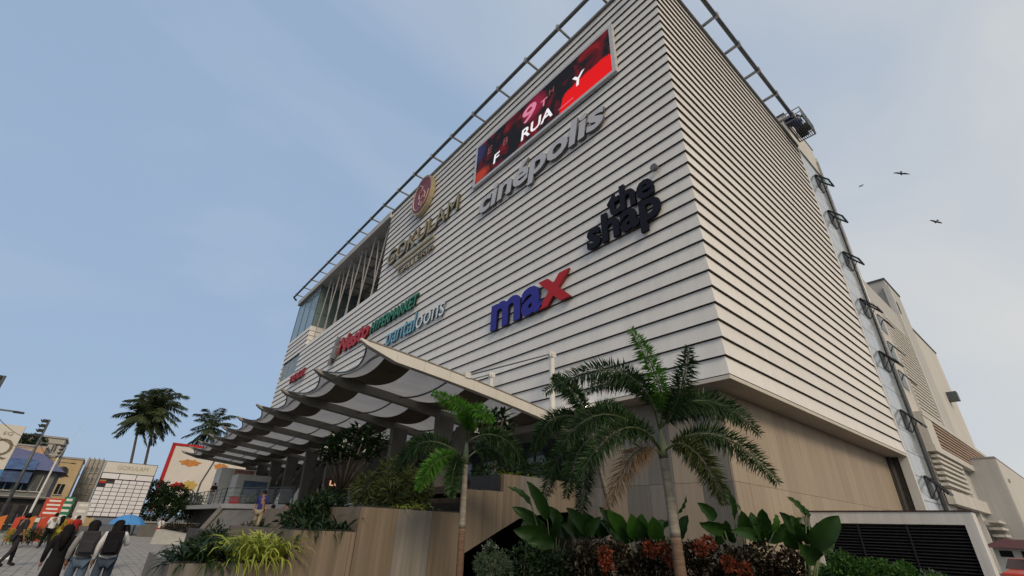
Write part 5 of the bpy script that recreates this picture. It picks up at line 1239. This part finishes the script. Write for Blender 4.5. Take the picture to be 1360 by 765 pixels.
    if bag:
        bm_ = bag; c = W['ch'].lerp(W['sp'], .45) - f_*.20*sc; r_ = R3 @ Vector((1,0,0)); m = MB()
        m.obox(c, r_*.155*sc, f_*.085*sc, Vector((0,0,.235*sc))); m.obox(c-f_*.10*sc-Vector((0,0,.07*sc)), r_*.12*sc, f_*.03*sc, Vector((0,0,.12*sc)))
        bo = m.build('backpack', bm_, t); bv = bo.modifiers.new('bevel','BEVEL'); bv.width = .035; bv.segments = 3
        for s, q in ((-1,'sl'),(1,'sr')):
            st_ = MB(); st_.tube([c+r_*s*.1*sc+Vector((0,0,.22*sc)), W['ch']+r_*s*.10*sc+f_*.02*sc+Vector((0,0,.13*sc)), W['ch']+r_*s*.11*sc+f_*.135*sc-Vector((0,0,.05*sc)), c+r_*s*.13*sc+f_*.1*sc-Vector((0,0,.2*sc))], .018*sc, 6); st_.build('strap', bm_, bo)
    return t, W
K = lambda n, c: mat(n, c, .9, .15, scale=6, spec=.08)
C_DARK, C_BLK, C_WHT, C_JEAN, C_DJ = K('cloth_dark',(0.03,0.03,0.035)), K('cloth_black',(0.012,0.012,0.014)), K('cloth_white',(0.55,0.57,0.60)), K('jeans',(0.09,0.13,0.19)), K('dark_jeans',(0.045,0.065,0.095))
C_NAVY, C_KHAKI, C_RED, C_ORG, C_YEL, C_GRY = K('cloth_navy',(0.03,0.035,0.13)), K('khaki',(0.26,0.22,0.16)), K('cloth_red',(0.32,0.03,0.03)), K('cloth_orange',(0.42,0.10,0.03)), K('cloth_yellow',(0.30,0.27,0.04)), K('cloth_grey',(0.22,0.22,0.23))
M_BAGK = K('bag_black',(0.012,0.012,0.016)); M_BAGG = K('bag_grey',(0.04,0.04,0.048))
walk = dict(kl=(-.10,.12,.52), al=(-.10,.16,.10), tl=(-.11,.31,.05), kr=(.10,-.04,.50), ar=(.10,-.26,.13), tr=(.11,-.14,.05))
look = rad(2)
person('person with loose dark hair, grey backpack and pale sleeves strolling over the paving', (0.30,14.3,GZ), look, 1.60, C_GRY, C_JEAN, walk, True, bag=M_BAGG, sleeves='long', grp='people walking on the plaza')
wk2 = {k.replace('l','#').replace('r','l').replace('#','r') if len(k)==2 and k[1] in 'lr' else k: (-v[0],v[1],v[2]) for k, v in walk.items()}
ar_up = dict(er=(.27,.06,1.22), wr=(.20,.24,1.38), hr=(.18,.26,1.46)); wk2.update(ar_up)
tp, Wp = person('person with a black backpack and pale sleeves holding up the blue umbrella', (0.72,14.1,GZ), rad(-4), 1.62, C_WHT, C_DJ, wk2, True, bag=M_BAGK, sleeves='long', grp='people walking on the plaza')
person('person in long black clothing beside the grey backpack', (-0.10,14.6,GZ), rad(4), 1.50, C_BLK, C_BLK, None, True, skirt=True, sleeves='long', grp='people walking on the plaza')
# umbrella held by the right-hand walker
hp_ = Wp['hr']
um = thing('umbrella', 'small bright blue umbrella over the walker with the black backpack', 'umbrella', tuple(hp_))
top_ = hp_ + Vector((-.06,.0,.36)); m = MB(); m.tube([hp_-Vector((0,0,.08)), top_+Vector((0,0,.05))], .010, 6); m.build('shaft', M_DSTEEL, um)
for k in range(8):
    a0, a1 = 2*math.pi*k/8, 2*math.pi*(k+1)/8; V = []; F = []
    for r in range(5):
        s = r/4; rr = .34*math.sin(s*1.2)/math.sin(1.2); zz = -.20*(1-math.cos(s*1.35))/(1-math.cos(1.35))
        for a in (a0, (a0+a1)/2, a1):
            q = rr*(0.96 if a not in (a0, a1) else 1.0); V.append(top_ + Vector((q*math.cos(a), q*math.sin(a), zz)))
    for r in range(4):
        for j in range(2): b_ = r*3+j; F.append((b_, b_+1, b_+4, b_+3))
    link_mesh('panel', rawmesh('panel', V, F, mat('umbrella_blue', (0.10,0.36,0.80), .5, .1, trans=.35), smooth=True), um)
    m = MB(); m.tube([V[0], V[6], V[12]], .006, 5); m.build('rib', M_DSTEEL, um)
# others
crowd = [('person in dark clothing walking at the plaza edge beside the white pole', (-1.45,25.3,GZ), rad(-60), 1.66, C_DARK, C_DARK, walk, False),
 ('person in orange top standing by the green sign', (-.45,37.5,GZ), rad(160), 1.6, C_ORG, C_DARK, None, False),
 ('person in red-orange top beside the one in orange', (-.05,38.4,GZ), rad(200), 1.58, C_RED, C_DARK, None, True),
 ('person in white shirt and dark trousers by the grey notice board', (-1.0,36.6,GZ), rad(20), 1.68, C_WHT, C_BLK, walk, False),
 ('person in yellow dress near the tenant board', (-.7,36.9,GZ), rad(10), 1.55, C_YEL, C_YEL, None, True),
 ('person in black between the strolling pair and the board', (1.35,24.0,GZ), rad(0), 1.60, C_BLK, C_DARK, walk, True)]
for lab, loc, yw, hh, tp_, bt_, ps, lh in crowd: person(lab, loc, yw, hh, tp_, bt_, ps, lh, lvl=1, grp='people around the plaza')
sit = dict(pel=(0,0,.50), sp=(0,.02,.70), ch=(0,.05,.90), nk=(0,.07,1.04), hd=(0,.10,1.12), ht=(0,.10,1.20), sl=(-.17,.05,.96), el=(-.22,.12,.72), wl=(-.14,.32,.62), hl=(-.12,.40,.60), sr=(.17,.05,.96), er=(.22,.12,.72), wr=(.14,.32,.62), hr=(.12,.40,.60), pl=(-.09,.03,.47), kl=(-.13,.42,.50), al=(-.13,.40,.09), tl=(-.14,.55,.035), pr=(.09,.03,.47), kr=(.13,.42,.50), ar=(.13,.40,.09), tr=(.14,.55,.035))
# landing half way up, where people wait
LZ = 1.02
m = MB(); m.box(5.0, 7.28, 20.4, 35.0, GZ, LZ); m.build('landing', M_DCONC, pod)
m = MB(); m.box(6.35, 7.2, 21.2, 24.2, LZ, LZ+.45); m.build('bench_ledge', M_CONC, pod)
person('man in navy shirt and khaki trousers walking on the landing', (5.45,22.2,LZ), rad(150), 1.66, C_NAVY, C_KHAKI, walk, False, lvl=1, grp='people around the entrance')
person('person in white top sitting on the ledge by the dark doorway', (6.2,23.0,LZ), rad(100), 1.62, C_WHT, C_BLK, sit, False, lvl=1, grp='people around the entrance')
person('person in red top sitting at the podium edge', (6.35,21.6,LZ+.1), rad(110), 1.6, C_RED, C_DARK, sit, False, lvl=1, grp='people around the entrance')
person('dark dressed person leaning by the terrace railing', (8.25,51.0,SL), rad(190), 1.78, C_BLK, C_GRY, None, False, lvl=1, grp='people around the entrance')
person('person in white at the bottom of the podium overhang', (5.1,49.5,GZ), rad(150), 1.6, C_WHT, C_RED, None, True, lvl=1, grp='people around the entrance')
# things on the terrace
t = thing('terrace_kiosk', 'white kiosk with a blue and green picture panel on the terrace', 'kiosk', (10.2, 50, SL))
m = MB(); m.box(9.6, 12.4, 49.6, 52, SL, SL+2.6); m.build('wall', M_LGREY, t)
m = MB(); m.box(10.2, 12.2, 49.55, 49.595, SL+.9, SL+2.1); m.build('picture_panel', mat('poster_blue', (0.05,0.07,0.16), .5, .5, scale=2, col2=(0.10,0.16,0.22)), t)
m = MB(); m.box(9.9, 10.3, 49.4, 49.59, SL, SL+1.0); m.build('counter', mat('pale_green', (0.35,0.45,0.38), .6), t)
t = thing('terrace_kiosk', 'tall pale kiosk with pinkish posters behind the terrace railing', 'kiosk', (10, 58, SL))
m = MB(); m.box(9.4, 12.6, 57, 60, SL, SL+3.6); m.build('wall', M_WHITE, t); m = MB(); m.box(10.6, 12.4, 56.95, 56.995, SL+2.2, SL+3.5); m.build('poster', mat('poster_pink', (0.32,0.16,0.13), .6, .5, scale=3), t)
t = thing('red_bin', 'small red bin on the terrace floor', 'bin', (9.3,46.6,SL)); m = MB(); m.hexa([(8.95,46.3,SL),(9.55,46.3,SL),(9.55,46.9,SL),(8.95,46.9,SL),(8.9,46.25,SL+.6),(9.6,46.25,SL+.6),(9.6,46.95,SL+.6),(8.9,46.95,SL+.6)]); m.build('body', M_RED, t); m = MB(); m.box(8.87,9.63,46.22,46.98,SL+.6,SL+.66); m.build('lid', M_RED, t)
bush('potted_shrub', 'leafy green potted plants in front of the picture panel', 'shrub', [(11.0,47.6,SL+.6),(11.6,47.4,SL+.5),(10.5,47.5,SL+.5)], [(.4,.3,.4)]*3, 900, .16, L_BRIGHT, None, 4, .4)
t = thing('lit_shop_sign', 'warm lit shop lettering in the dark behind the frangipani', 'sign', tuple(P(452,640,30)))
a, b = P(437,645,34), P(470,647,34); rgt = (b-a).normalized()
letters('L', t, a, rgt, UP, (EYE-a).normalized(), .30, .36, mat('lit_letter', (0.8,0.5,0.3), .5, emit=(1,.62,.34), estr=0.5), M_DCONC, .08, .03, 0, .05)
letters('OUIS', t, a+rgt*.36, rgt, UP, (EYE-a).normalized(), .75, .36, MATS['lit_letter'], M_DCONC, .08, .03, 0, .05)
letters('BLU', t, a+rgt*1.75, rgt, UP, (EYE-a).normalized(), .75, .36, MATS['lit_letter'], M_DCONC, .08, .03, 0, .05)
bk_ = MB(); c = a+rgt*1.25 - (EYE-a).normalized()*.12; bk_.obox(c+Vector((0,0,.2)), rgt*1.6, (EYE-a).normalized()*.05, Vector((0,0,.35))); bk_.build('backboard', mat('shop_board', (0.05,0.012,0.012), .6), t)
for q in (-.9, .9):
    c2 = c + rgt*q; m = MB(); m.box(c2.x-.05, c2.x+.05, c2.y-.05, c2.y+.05, SL, c2.z-.1); m.build('post', M_BLACK, t)
